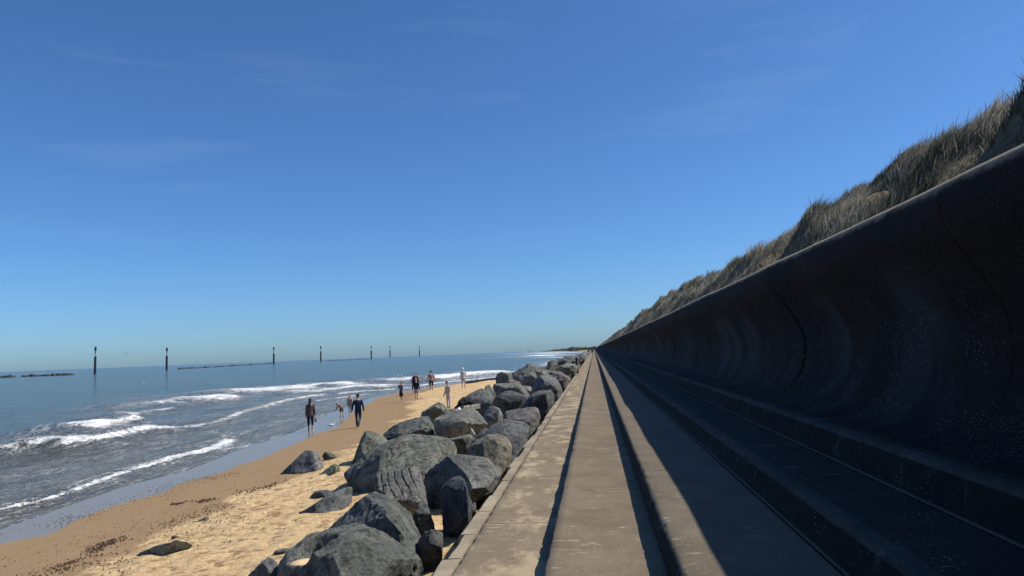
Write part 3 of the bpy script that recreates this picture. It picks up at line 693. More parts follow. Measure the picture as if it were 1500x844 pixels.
boulder('K', [(511, 672), (512, 660), (519, 645), (526, 637), (535, 632), (557, 634), (577, 643), (565, 660), (545, 672)], 21.6, 1.9,
        'squarish boulder with a dark left end, just behind the long low boulder', ridge=[(527, 643, -.35), (540, 670, -.9), (562, 652, -.6)], tint=RG, amp=.03)
boulder('L', [(552, 635), (574, 624), (591, 620), (613, 612), (626, 611), (636, 619), (645, 627), (645, 641), (635, 645), (600, 648), (570, 646)], 22.6, 2.0,
        'layered slanting boulder with lengthwise ridges and a dark right end', ridge=[(583, 641, -.9), (630, 622, -.6), (600, 622, -.2)], tint=(.95, 1.0, .95), groove=(-.35, .93, .16, .05), amp=.025)
boulder('M', [(616, 609), (621, 600), (632, 591), (644, 591), (651, 599), (658, 603), (655, 612), (640, 618), (624, 616)], 27.0, 1.5,
        'round-backed boulder at the seaward edge of the bank below the person in the pale coat', tint=RG, amp=.05)
boulder('N', [(632, 615), (642, 609), (659, 603), (680, 600), (695, 601), (709, 610), (717, 620), (712, 628), (690, 640), (670, 645), (648, 638)], 21.8, 2.0,
        'large smooth pale grey boulder in the middle of the bank over a dark hollow', ridge=[(676, 620, -1.1), (710, 613, -.8), (650, 630, -.8), (668, 643, -.6)], tint=(1.2, 1.22, 1.12), amp=.025)
boulder('O', [(650, 646), (676, 641), (691, 637), (706, 636), (698, 655), (683, 666), (664, 664)], 19.0, 1.2, 'flat greenish slab of rock in the hollow between the pale boulder and the kerb', tint=RG, amp=.02)
boulder('P', [(736, 611), (742, 603), (761, 600), (783, 597), (788, 600), (791, 612), (787, 620), (765, 623), (745, 620)], 23.6, 1.4,
        'flat-topped banded boulder beside the kerb, faintly pink at its left', ridge=[(745, 612, -.6), (785, 603, -.5), (775, 620, -.7)], tint=(1.15, 1.08, 1.08), groove=(-.2, .97, .13, .03), amp=.02)
boulder('Q', [(763, 601), (768, 590), (779, 578), (789, 574), (806, 573), (813, 580), (812, 587), (802, 600), (791, 613), (775, 612)], 26.6, 1.6,
        'tilted block with a flat dark face turned to the camera, touching the kerb', ridge=[(767, 598, -.75), (782, 580, -.7), (803, 577, -.7), (804, 590, -.6), (788, 608, -.4)], tint=(.75, .78, .82), amp=.02)
boulder('R', [(721, 598), (722, 585), (739, 571), (754, 575), (769, 581), (766, 594), (744, 603), (735, 612)], 27.6, 1.6,
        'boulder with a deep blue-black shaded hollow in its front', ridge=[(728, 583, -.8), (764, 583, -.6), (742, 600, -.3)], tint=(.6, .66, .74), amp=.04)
boulder('S', [(708, 598), (720, 596), (732, 600), (736, 611), (726, 617), (709, 612)], 25.0, 1.3, 'low pale rounded rock right of the large smooth boulder', tint=RL, amp=.04)
boulder('T', [(678, 585), (690, 577), (704, 570), (711, 571), (721, 580), (727, 591), (704, 596), (690, 600), (680, 596)], 30.0, 2.0,
        'dark ridged boulder right behind the black bundle', ridge=[(690, 582, -.5), (705, 576, -.3), (722, 592, -.8), (688, 597, -.7)], tint=(.82, .85, .85), amp=.04)
boulder('U', [(722, 564), (738, 565), (754, 562), (766, 566), (777, 574), (770, 580), (740, 577), (727, 575)], 32.5, 1.4, 'long bar-shaped boulder with a pale top lying across the bank', ridge=[(740, 570, -.5), (768, 570, -.5), (740, 578, -.5)], tint=(1.05, 1.08, 1.05), amp=.03)
boulder('V', [(711, 565), (718, 561), (726, 568), (731, 578), (722, 583), (712, 576)], 31.8, 1.0, 'small upright dark rock at the left tip of the bar-shaped boulder', tint=RD, amp=.03)
boulder('W', [(777, 576), (783, 561), (788, 549), (799, 545), (811, 552), (822, 563), (824, 570), (814, 578), (795, 578)], 34.0, 2.0,
        'tall triangular boulder rising beside the kerb halfway along the near bank', ridge=[(788, 553, -.2), (800, 560, -.9), (815, 574, -1.0), (785, 576, -.6)], tint=(.95, .97, 1.0), amp=.05)
boulder('X1', [(739, 563), (745, 557), (753, 554), (767, 557), (773, 563), (762, 567)], 38.5, 1.3, 'low reddish grey rock on the sand left of the tall triangular boulder', tint=(1.0, .9, .9), amp=.03)
boulder('X2', [(763, 556), (774, 549), (787, 547), (788, 558), (779, 563), (769, 563)], 40, 1.5, 'smooth mid grey rock just left of the tall triangular boulder', tint=RM, amp=.03)
boulder('X3', [(726, 555), (728, 548), (735, 546), (747, 548), (755, 553), (744, 557)], 52, 2.0, 'flat-topped greenish boulder farthest out on the sand at the water line', tint=(.8, .9, .78), amp=.02)
boulder('X4', [(750, 547), (757, 543), (767, 536), (777, 533), (788, 537), (790, 544), (780, 550), (760, 554), (753, 553)], 48, 2.6, 'big jagged dark boulder with the sea right behind it', tint=(.75, .82, .78), amp=.06)
boulder('X5', [(784, 547), (793, 535), (797, 536), (803, 544), (803, 550), (790, 551)], 45, 1.4, 'sharp fin-shaped rock with a pale right edge', tint=RM, amp=.02)
boulder('X6', [(804, 548), (815, 546), (827, 546), (834, 553), (829, 560), (825, 565), (817, 562), (810, 556)], 39.5, 1.6, 'rust-stained rounded boulder behind the tall triangular one beside the kerb', tint=(1.05, .92, .86), amp=.04)
boulder('X7', [(811, 542), (821, 537), (832, 533), (843, 534), (846, 538), (841, 547), (829, 551), (816, 549)], 52, 2.2, 'pale cracked boulder touching the kerb where the bank starts to rise', tint=RM, amp=.05)
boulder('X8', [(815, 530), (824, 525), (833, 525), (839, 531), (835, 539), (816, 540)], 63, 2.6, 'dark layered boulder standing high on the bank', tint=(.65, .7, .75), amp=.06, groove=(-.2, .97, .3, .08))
boulder('X9', [(803, 536), (808, 531), (815, 528), (817, 538), (810, 542)], 62, 2.0, 'greyish green rock on the seaward shoulder of the high part of the bank', tint=RG, amp=.04)
boulder('X10', [(836, 528), (840, 524), (846, 525), (848, 531), (840, 534)], 68, 2.0, 'light grey rock beside the kerb just past the dark layered boulder', tint=RL, amp=.03)
# the ones scattered on the sand
G2 = 'loose rocks scattered on the sand'
boulder('S1', [(407, 699), (414, 688), (428, 671), (442, 660), (452, 654), (458, 656), (467, 667), (474, 676), (473, 684), (464, 693), (435, 698)], None, 1.2,
        'pointed bluish boulder standing alone on the sand, tallest of the loose rocks', ridge=[(457, 660, -.15), (466, 691, -.55), (425, 696, -.35)], tint=(1.0, 1.05, 1.1), amp=.035, group=G2)
boulder('S2', [(468, 666), (481, 660), (492, 666), (495, 674), (476, 677)], None, .7, 'small green-stained rock behind the pointed bluish boulder', tint=(.7, .85, .62), amp=.04, group=G2)
boulder('S3', [(464, 691), (477, 682), (496, 680), (501, 688), (492, 695), (480, 699), (467, 700)], None, .8, 'flat mossy rock at the foot of the pointed bluish boulder', tint=(1.25, 1.35, 1.0), amp=.03, group=G2, groove=(.1, 1, .08, .015))
boulder('S4', [(448, 727), (463, 720), (485, 717), (507, 716), (512, 724), (480, 730)], None, .6, 'low thin dark rock just behind the two-humped one on the sand', tint=RD, amp=.02, group=G2)
boulder('S5', [(425, 759), (437, 745), (461, 734), (471, 727), (485, 722), (505, 717), (515, 713), (525, 719), (531, 729), (515, 745), (499, 749), (471, 754), (442, 759)], None, 1.3,
        'two-humped grey boulder on the sand left of the rough pyramid boulder', ridge=[(470, 733, -.4), (474, 752, -.5), (440, 752, -.3)], tint=(1.0, 1.03, 1.08), amp=.05, group=G2)
boulder('S6', [(396, 814), (405, 806), (415, 801), (427, 803), (431, 809), (421, 816), (408, 817)], None, .35, 'small bluish rock on the sand just left of the largest boulder', tint=RM, amp=.03, group=G2)
boulder('S7', [(359, 850), (377, 832), (394, 820), (405, 822), (412, 830), (410, 850), (395, 866)], 8.6, .8, 'bluish rock cut off by the bottom edge beside the largest boulder', tint=(1.05, 1.08, 1.15), amp=.03, group=G2)
boulder('S8', [(176, 826), (205, 812), (235, 800), (252, 796), (275, 802), (290, 808), (264, 816), (217, 823)], None, 1.0, 'broad flat grey rock almost buried in the sand, nearest the lower left', tint=(1.5, 1.55, 1.45), amp=.015, group=G2)
boulder('S9', [(280, 768), (295, 761), (308, 756), (317, 761), (306, 766)], None, .5, 'small buried rock farther up the sand than the broad flat one', tint=(1.5, 1.5, 1.4), amp=.02, group=G2)
boulder('S10', [(249, 788), (255, 784), (262, 785), (262, 789)], None, .2, 'tiny dark green stone above the broad flat buried rock', tint=(.7, .85, .6), amp=.03, group=G2, cat='stone', name='stone')
boulder('S11', [(278, 798), (281, 793), (286, 794), (286, 798)], None, .12, 'tiny reddish brown stone beside the broad flat buried rock', tint=(1.2, .7, .5), amp=.03, group=G2, cat='stone', name='stone')
boulder('S12', [(689, 736), (689, 731), (693, 729), (697, 732), (696, 737)], 12.6, .3, 'tiny rounded brown stone between the upright dark boulder and the kerb', tint=(1.6, 1.3, 1.1), amp=.03, group=G2, cat='stone', name='stone')
# stone shard and sand puddle resting on boulder A
ps0 = [(424, 826), (436, 820.5), (452, 818.5), (470, 819), (481, 822), (474, 827), (458, 830), (440, 829)]
def bvh_of(o): 
    me = o.data; return BVHTree.FromPolygons([o.matrix_world @ v.co if False else v.co+o.location for v in me.vertices], [tuple(p.vertices) for p in me.polygons])
bA = bvh_of(ROCKS['A'])
def cast(b, px, py):
    h = b.ray_cast(CP, wray(px, py).normalized()); return h[0]
pc = cast(bA, 468, 806)
if pc:
    s = pc.y*1.0/F
    pts = [pc+Vector((dx*s, dy, dz*s)) for dx, dy, dz in ((-6, 0, -3), (5, 0, -3), (4, .08, -2), (-5, .1, -1), (-4, .02, 10), (0, .05, 17), (3, .03, 8), (4, 0, 3))]
    me = rock_mesh([p-pc for p in pts], .008, 77, .03); me.name = 'stone'
    o = bpy.data.objects.new('stone', me); COL.objects.link(o); o.location = pc; o.color = (.45, .5, .55, 1)
    tag(o, 'thin dark shard of stone standing upright on the largest boulder', 'stone', G2)
hc = cast(bA, 452, 824)
if hc:
    zz_ = sorted(q.z for q in [cast(bA, a, b) for a, b in ps0] if q); z0 = zz_[1]-.012; ring = [CP+wray(a, b)*((z0-CAMZ)/wray(a, b).z) for a, b in ps0]
    cen = sum(ring, Vector())/len(ring); oA = ROCKS['A'].location
    rel = [q-cen for q in ring]; angs = [math.atan2(q.y, q.x) for q in rel]; rad = [math.hypot(q.x, q.y) for q in rel]
    od = sorted(zip(angs, rad)); aa = np.array([a for a, _ in od]); rd = np.array([b for _, b in od])
    aa = np.concatenate([aa-2*np.pi, aa, aa+2*np.pi]); rd = np.tile(rd, 3)
    me = ROCKS['A'].data; n = len(me.vertices); co = np.zeros(n*3, np.float32); me.vertices.foreach_get('co', co); co = co.reshape(-1, 3)
    wx = co[:, 0]+oA.x-cen.x; wy = co[:, 1]+oA.y-cen.y; wz = co[:, 2]+oA.z
    rho = np.hypot(wx, wy)/np.interp(np.arctan2(wy, wx), aa, rd)
    topm = wz > z0-.5
    k = np.clip((rho-1.0)/.7, 0, 1); k = k*k*(3-2*k)
    tgt = np.where(rho < 1.0, z0-.035*(1-rho**2)-.004, z0+.02*np.clip((rho-1)/.2, 0, 1))
    wz2 = np.where(topm & (rho < 1.7), tgt*(1-k)+wz*k, wz)
    co[:, 2] = wz2-oA.z; me.vertices.foreach_set('co', co.ravel()); me.update()
    msd = M('sand_on_rock', .95, .1); nn_ = msd.noise(msd.pos(), 40, 5); MSD = msd.out(msd.mix(nn_, (.52, .38, .22), (.68, .52, .33)), normal=msd.bump(nn_, .5, .01))
    V = [(cen.x, cen.y, z0+.012)]; Fc = []
    for r_ in (.5, .95, 1.04):
        for q in range(40):
            a = q/40*2*math.pi-math.pi; R_ = float(np.interp(a, aa, rd))*r_*(1+.05*mnoise.noise((math.cos(a)*2, math.sin(a)*2, 5)))
            V.append((cen.x+R_*math.cos(a), cen.y+R_*math.sin(a), z0+(.012, .006, -.02)[(.5, .95, 1.04).index(r_)]))
    for q in range(40):
        q2 = (q+1) % 40; Fc.append((0, 1+q, 1+q2))
        for t_ in range(2): Fc.append((1+t_*40+q, 1+(t_+1)*40+q, 1+(t_+1)*40+q2, 1+t_*40+q2))
    o = mesh_obj('sand_puddle', V, Fc, MSD); tag(o, 'patch of dry yellow sand caught in the hollow of the largest boulder', 'sand', kind='stuff')

# generic boulders: fillers in the near bank and the long far bank
protos = []
for k in range(9):
    r = random.Random(100+k); pts = []
    for _ in range(11):
        v = Vector((r.gauss(0, 1), r.gauss(0, 1), r.gauss(0, 1))).normalized()
        v = Vector((v.x*r.uniform(.75, 1.0), v.y*r.uniform(.7, 1.0), v.z*r.uniform(.55, .8))); pts.append(v)
    me = rock_mesh(pts, .045, 200+k, .04, (r.uniform(-.4, .4), .9, .3, .07) if k % 4 == 3 else None); me.name = 'boulder'; protos.append(me)
def rand_rock(x, y, z, s, r, label, group, dark=1.0):
    o = bpy.data.objects.new('boulder', protos[r.randrange(9)]); COL.objects.link(o)
    o.location = (x, y, z); o.rotation_euler = (r.uniform(-.5, .5), r.uniform(-.5, .5), r.uniform(0, 6.28))
    o.scale = (s*r.uniform(.85, 1.2), s*r.uniform(.85, 1.2), s*r.uniform(.8, 1.1))
    g = r.uniform(.65, 1.3)*dark; o.color = (g*r.uniform(.95, 1.05), g, g*r.uniform(.9, 1.08), 1)
    return tag(o, label, 'boulder', group)
r = random.Random(12)
GF = 'partly hidden boulders filling gaps in the near bank'
for (px, py, Yv, s, lb) in [(650, 690, 16.2, .6, 'between the long low boulder and the black-faced wedge'), (640, 660, 19.5, .7, 'behind the long low boulder'),
        (700, 628, 21.5, .6, 'right of the large smooth pale boulder'), (745, 640, 20.2, .55, 'between the broad bluish boulder and the banded one'), (690, 610, 24.5, .6, 'behind the large smooth pale boulder'),
        (660, 596, 28.5, .5, 'below the person in the pale coat'), (735, 582, 30.0, .7, 'between the blue-black hollow boulder and the long bar'), (752, 596, 28.8, .6, 'behind the banded boulder'),
        (770, 566, 36.0, .8, 'left of the tall triangular boulder'), (790, 585, 29.5, .55, 'at the foot of the tall triangular boulder'), (800, 560, 38, .7, 'right behind the tall triangular boulder'),
        (812, 556, 43, .8, 'behind the rust-stained boulder'), (775, 543, 52, 1.0, 'behind the big jagged dark boulder'), (800, 541, 50, 1.0, 'right of the sharp fin-shaped rock'),
        (745, 590, 29, .7, 'behind the blue-black hollow boulder'), (708, 604, 26.5, .55, 'right of the white carrier bag'), (822, 549, 46, .8, 'before the pale cracked boulder'),
        (607, 640, 24, .7, 'under the layered slanting boulder'), (580, 700, 14.5, .5, 'behind the grooved boulder'), (615, 722, 13.9, .5, 'right of the grooved boulder')]:
    p = ony(px, py, Yv); rand_rock(p.x, p.y, p.z-s*.55, s, r, 'partly hidden grey boulder '+lb, GF)
GB = 'boulders of the far part of the bank'
y = 66.0; cnt = 0
while y < 640:
    stp = 1.9 if y < 115 else 3.2*(y/115)**.9
    for cxx, top in ((-2.5, -1.35), (-3.9, -1.3), (-5.6, -2.3)) if y < 115 else ((-2.7, -1.3), (-4.6, -1.7)):
        s = r.uniform(.75, 1.15) if y < 115 else r.uniform(1.1, 1.5)*min(1.6, (y/115)**.4)
        topz = R(top+r.uniform(-.25, .45))
        rand_rock(cxx+r.uniform(-.4, .4), y+r.uniform(-.5, .5), topz-s*.62, s, r, 'small grey boulder in the far part of the rock bank', GB, .85); cnt += 1
    y += stp
for _ in range(0, 26):   # lower seaward toe of the far bank
    yy = r.uniform(72, 140); rand_rock(r.uniform(-8.2, -6.4), yy, tz(-7, yy)+.15, r.uniform(.8, 1.2), r, 'small grey boulder in the far part of the rock bank', GB, .8)


# offshore reefs: short rows of boulders awash, with marker piles
def reef(pa, pb, n, label, group, s, foamy=True, gaps=()):
    a = onz(*pa, .0); b = onz(*pb, .0)
    for k in range(n):
        t = (k+r.random()*.6)/n
        if any(g0 < t < g1 for g0, g1 in gaps): continue
        p = a.lerp(b, t)
        o = bpy.data.objects.new('reef_rock', protos[r.randrange(9)]); COL.objects.link(o)
        hh = r.uniform(.5, 1.25)/(s/2.3)
        o.location = (p.x, p.y, .1); o.rotation_euler = (0, 0, r.uniform(0, 6.28)); o.scale = (s*r.uniform(1, 2.0), s*r.uniform(1, 1.8), s*hh); o.color = (.30, .36, .40, 1)
        tag(o, label, 'rock', group)
reef((-30, 554.5), (108, 549.4), 34, 'dark wave-washed rock in the reef farthest left offshore', 'rocks of the reef farthest left', 2.3, gaps=((.38, .45), (.63, .68)))
reef((262, 541.0), (398, 533.0), 34, 'dark wave-washed rock in the middle offshore reef', 'rocks of the middle reef', 2.7)
reef((480, 529.0), (545, 526.0), 22, 'dark wave-washed rock in the offshore reef beyond the fourth marker pile', 'rocks of the reef farthest right', 3.2)
def marker(px, ytop, ybase, label):
    p = onz(px, ybase, 0.0); D = p.y; top = ony(px, ytop, D).z
    t = empty('marker_pile', (p.x, p.y, -1.5)); tag(t, label, 'marker pile', 'tall marker piles standing in the sea')
    H = top+1.5
    def cyl(name, z0, z1, r0, r1, mat, seg=10, dx=0):
        V = []; Fc = []
        for z, rr in ((z0, r0), (z1, r1)):
            for k in range(seg): a = k/seg*2*math.pi; V.append((rr*fat*math.cos(a)+dx*(z/H), rr*fat*math.sin(a), z))
        for k in range(seg): Fc.append((k, (k+1) % seg, seg+(k+1) % seg, seg+k))
        Fc.append(tuple(range(seg))[::-1]); Fc.append(tuple(range(seg, 2*seg)))
        return mesh_obj(name, V, Fc, mat, t, smooth=False)
    lean = .3; fat = (D/480)**.6
    cyl('pile', 0, H*.62, .78, .74, MPOST, dx=lean); cyl('collar', H*.62, H*.645, .85, .85, MPOST, dx=lean)
    cyl('mast', H*.645, H*.86, .34, .30, MPOST, dx=lean); cyl('pale_band', H*.70, H*.75, .37, .36, MPOSTW, dx=lean)
    cyl('topmark', H*.86, H, .72, .60, MPOST, dx=lean)
marker(139, 508, 547.5, 'nearest and tallest marker pile, at the right end of the leftmost reef')
marker(244, 509.5, 541.8, 'second marker pile from the left, just left of the middle reef')
marker(401, 508.5, 533.3, 'third marker pile from the left, at the right end of the middle reef')
marker(470, 507, 529.3, 'fourth marker pile from the left, at the left end of the farthest reef')
marker(544, 507, 525.8, 'fifth marker pile from the left, at the right end of the farthest reef')
marker(571.5, 507, 523.8, 'sixth marker pile from the left, beyond the farthest reef')
marker(614.5, 507, 521.8, 'seventh and farthest marker pile, smallest of the row')
# small beacon far out on the horizon
p = onz(774, 517, 0); V = []; Fc = []
bm = bmesh.new(); bmesh.ops.create_cone(bm, cap_ends=True, segments=8, radius1=1.7, radius2=.5, depth=3.0, matrix=Matrix.Translation((0, 0, 1.0)))
bmesh.ops.create_cone(bm, cap_ends=True, segments=6, radius1=.35, radius2=.3, depth=6, matrix=Matrix.Translation((0, 0, 4.5)))
bmesh.ops.create_icosphere(bm, subdivisions=1, radius=.7, matrix=Matrix.Translation((0, 0, 7.4)))
me = bpy.data.meshes.new('beacon'); bm.to_mesh(me); bm.free(); me.materials.append(MPOST)
o = bpy.data.objects.new('beacon', me); COL.objects.link(o); o.location = (p.x, p.y, 0); tag(o, 'small dark beacon far out on the horizon left of the distant headland', 'beacon')

# distant headland
V = []; Fc = []; prof = []
N_ = 90
for k in range(N_):
    px = 786+k*1.15; t = k/(N_-1)
    D = 2300-1000*t
    g = onz(px, 513.6, 0) if False else None
    b = ony(px, 512.0, D); x = b.x
    h = (2.0+9.5*min(1, max(0, (px-793)/45)))*(D/1700)*(.82+.25*mnoise.noise((px*.12, 3, 1)))+mnoise.noise((px*.9, 1, 1))*1.0
    if px < 792: h = .5
    V += [(x, D-40, -1), (x, D-8, h*.7), (x, D+20, h), (x, D+120, -1)]
for k in range(N_-1):
    for q in range(3): a = k*4+q; Fc.append((a, a+4, a+5, a+1))
o = mesh_obj('hills', V, Fc, MHILL); tag(o, kind='structure')

# low weedy timber groyne at the water's edge, rusty stake among the rocks, plank
def beam(name, pa, pb, wd, ht, mat, label, cat, z0=None, parent=None, wob=.03):
    d = (pb-pa); L = d.length; u = d.normalized(); side = u.cross(Vector((0, 0, 1))).normalized(); up = side.cross(u)
    n = 16; V = []; Fc = []
    for k in range(n+1):
        c = pa+u*(L*k/n); q = [mnoise.noise((k*.7, j*3.1, L))*wob for j in range(6)]
        V += [c-side*(wd/2+q[0])-up*.1, c-side*(wd/2+q[1])*.9+up*(ht*.8+q[2]), c+up*(ht+q[5]), c+side*(wd/2+q[3])*.9+up*(ht*.8+q[4]), c+side*(wd/2)-up*.1]
    for k in range(n):
        for j in range(4): a = k*5+j; Fc.append((a, a+1, a+6, a+5))
    Fc.append((0, 1, 2, 3, 4)); e = n*5; Fc.append((e+4, e+3, e+2, e+1, e))
    o = mesh_obj(name, [tuple(v) for v in V], Fc, mat, parent, smooth=False)
    if label: tag(o, label, cat)
    return o
a = hit_ground(683, 562); b = hit_ground(727, 556.5)
beam('groyne', a, b, .8, .22, MPOST, 'low dark weedy groyne lying along the edge of the surf beyond the sand', 'groyne', wob=.12)
p = ony(846.5, 541, 52.5)
beam('stake', p+Vector((0, 0, -.3)), p+Vector((-.05, 0, .85)), .12, .05, MRUST, 'rusty upright stake among the rocks beside the kerb', 'stake')
bN = bvh_of(ROCKS['S']); 
pa, pb = ony(679, 597, 26.6), ony(702, 594, 26.9)
beam('plank', pa, pb, .18, .05, MWOOD, 'pale bleached plank lying on the rocks right of the black bundle', 'plank')
pa, pb = ony(696, 638, 17.6), ony(690, 629, 17.8)
beam('driftwood_stick', pa, pb, .03, .03, MWOOD, 'short pale curved stick of driftwood leaning in the dark hollow of the bank', 'driftwood', wob=.01)

# seaweed wrack and pebbles
def scatter(name, zones, mat, label, cat, seed):
    r_ = np.random.default_rng(seed); V = []; Fc = []
    for (pts, n, spread, s0, s1) in zones:
        P = np.array([tuple(hit_ground(a, b)) for a, b in pts])
        for _ in range(n):
            t = r_.random()*(len(P)-1); i0 = int(t); c = P[i0]*(1-(t-i0))+P[min(i0+1, len(P)-1)]*(t-i0)
            x = c[0]+r_.normal(0, spread); y = c[1]+r_.normal(0, spread*1.3)
            z = tz(x, y)+.012; s = r_.uniform(s0, s1); a = r_.random()*6.28; e = r_.uniform(.4, 1)
            b = len(V); k = 5
            for j in range(k):
                an = a+j/k*6.28; rr = s*r_.uniform(.6, 1)
                V.append((x+rr*math.cos(an), y+rr*e*math.sin(an), z-.006))
            V.append((x, y, z+s*r_.uniform(.4, .9)))
            for j in range(k): Fc.append((b+j, b+(j+1) % k, b+k))
    o = mesh_obj(name, V, Fc, mat, smooth=False); tag(o, label, cat, kind='stuff'); return o
scatter('seaweed', [([(140, 808), (165, 792)], 260, .13, .012, .035), ([(60, 840), (95, 830), (128, 822)], 420, .22, .012, .035), ([(128, 835), (150, 845)], 120, .3, .01, .03),
                    ([(240, 775), (290, 755), (335, 735)], 260, .28, .01, .028), ([(256, 739), (272, 736)], 40, .10, .02, .05), ([(290, 735), (315, 733)], 70, .09, .02, .05),
                    ([(360, 722), (410, 708)], 120, .2, .015, .04), ([(200, 800), (350, 760)], 200, .9, .01, .03), ([(300, 800), (480, 720), (560, 650)], 260, 1.3, .01, .028)],
        MWEED, 'dark dried seaweed strewn along the strand line on the sand', 'seaweed', 5)
scatter('pebbles', [([(180, 745), (290, 700), (330, 700)], 500, .5, .008, .022), ([(95, 765), (125, 755)], 90, .3, .01, .025), ([(20, 780), (180, 735), (230, 715)], 110, .5, .01, .022), ([(20, 825), (300, 740)], 260, .7, .008, .02)],
        MPEB, 'small dark pebbles dotted over the wet brown sand', 'pebbles', 6)

# ------------------------------------------------------------------ people
def frame(d):
    d = d.normalized(); a = Vector((0, 1, 0)) if abs(d.y) < .9 else Vector((1, 0, 0))
    s = d.cross(a).normalized(); return s, s.cross(d).normalized()
def tube(V, Fc, path, seg=12, flat=None):
    """path: [(pos, rx, ry)]"""
    b = len(V); n = len(path)
    for k, (p, rx, ry) in enumerate(path):
        d = (path[min(k+1, n-1)][0]-path[max(k-1, 0)][0])
        s, t = frame(d)
        if flat: s, t = Vector((1, 0, 0)), (d.normalized().cross(Vector((1, 0, 0)))).normalized()
        for j in range(seg):
            a = j/seg*2*math.pi; V.append(p+s*(rx*math.cos(a))+t*(ry*math.sin(a)))
    for k in range(n-1):
        for j in range(seg):
            j2 = (j+1) % seg; Fc.append((b+k*seg+j, b+k*seg+j2, b+(k+1)*seg+j2, b+(k+1)*seg+j))
    c0 = len(V); V.append(path[0][0]); c1 = len(V); V.append(path[-1][0])
    for j in range(seg):
        Fc.append((c0, b+(j+1) % seg, b+j)); Fc.append((c1, b+(n-1)*seg+j, b+(n-1)*seg+(j+1) % seg))
def ball(V, Fc, c, rx, ry, rz, rot=None, seg=14, rings=9, lo=-90):
    b = len(V)
    for i_ in range(rings+1):
        ph = math.radians(lo+(90-lo)*i_/rings)
        for j in range(seg):
            a = j/seg*2*math.pi; v = Vector((rx*math.cos(ph)*math.cos(a), ry*math.cos(ph)*math.sin(a), rz*math.sin(ph)))
            V.append(c+(rot @ v if rot else v))
    for i_ in range(rings):
        for j in range(seg): j2 = (j+1) % seg; Fc.append((b+i_*seg+j, b+i_*seg+j2, b+(i_+1)*seg+j2, b+(i_+1)*seg+j))
    Fc.append(tuple(b+j for j in range(seg))[::-1])
def remeshed(name, V, Fc, mat, parent, vox):
    me = bpy.data.meshes.new(name); me.from_pydata([tuple(v) for v in V], [], Fc)
    o = bpy.data.objects.new(name, me); COL.objects.link(o)
    m1 = o.modifiers.new('r', 'REMESH'); m1.mode = 'VOXEL'; m1.voxel_size = vox
    m2 = o.modifiers.new('s', 'SMOOTH'); m2.iterations = 2; m2.factor = .5
    me2 = evaluated_mesh(o); bpy.data.objects.remove(o); me2.name = name
    me2.polygons.foreach_set('use_smooth', [True]*len(me2.polygons)); me2.materials.clear(); me2.materials.append(mat)
    q = bpy.data.objects.new(name, me2); COL.objects.link(q); q.parent = parent; return q
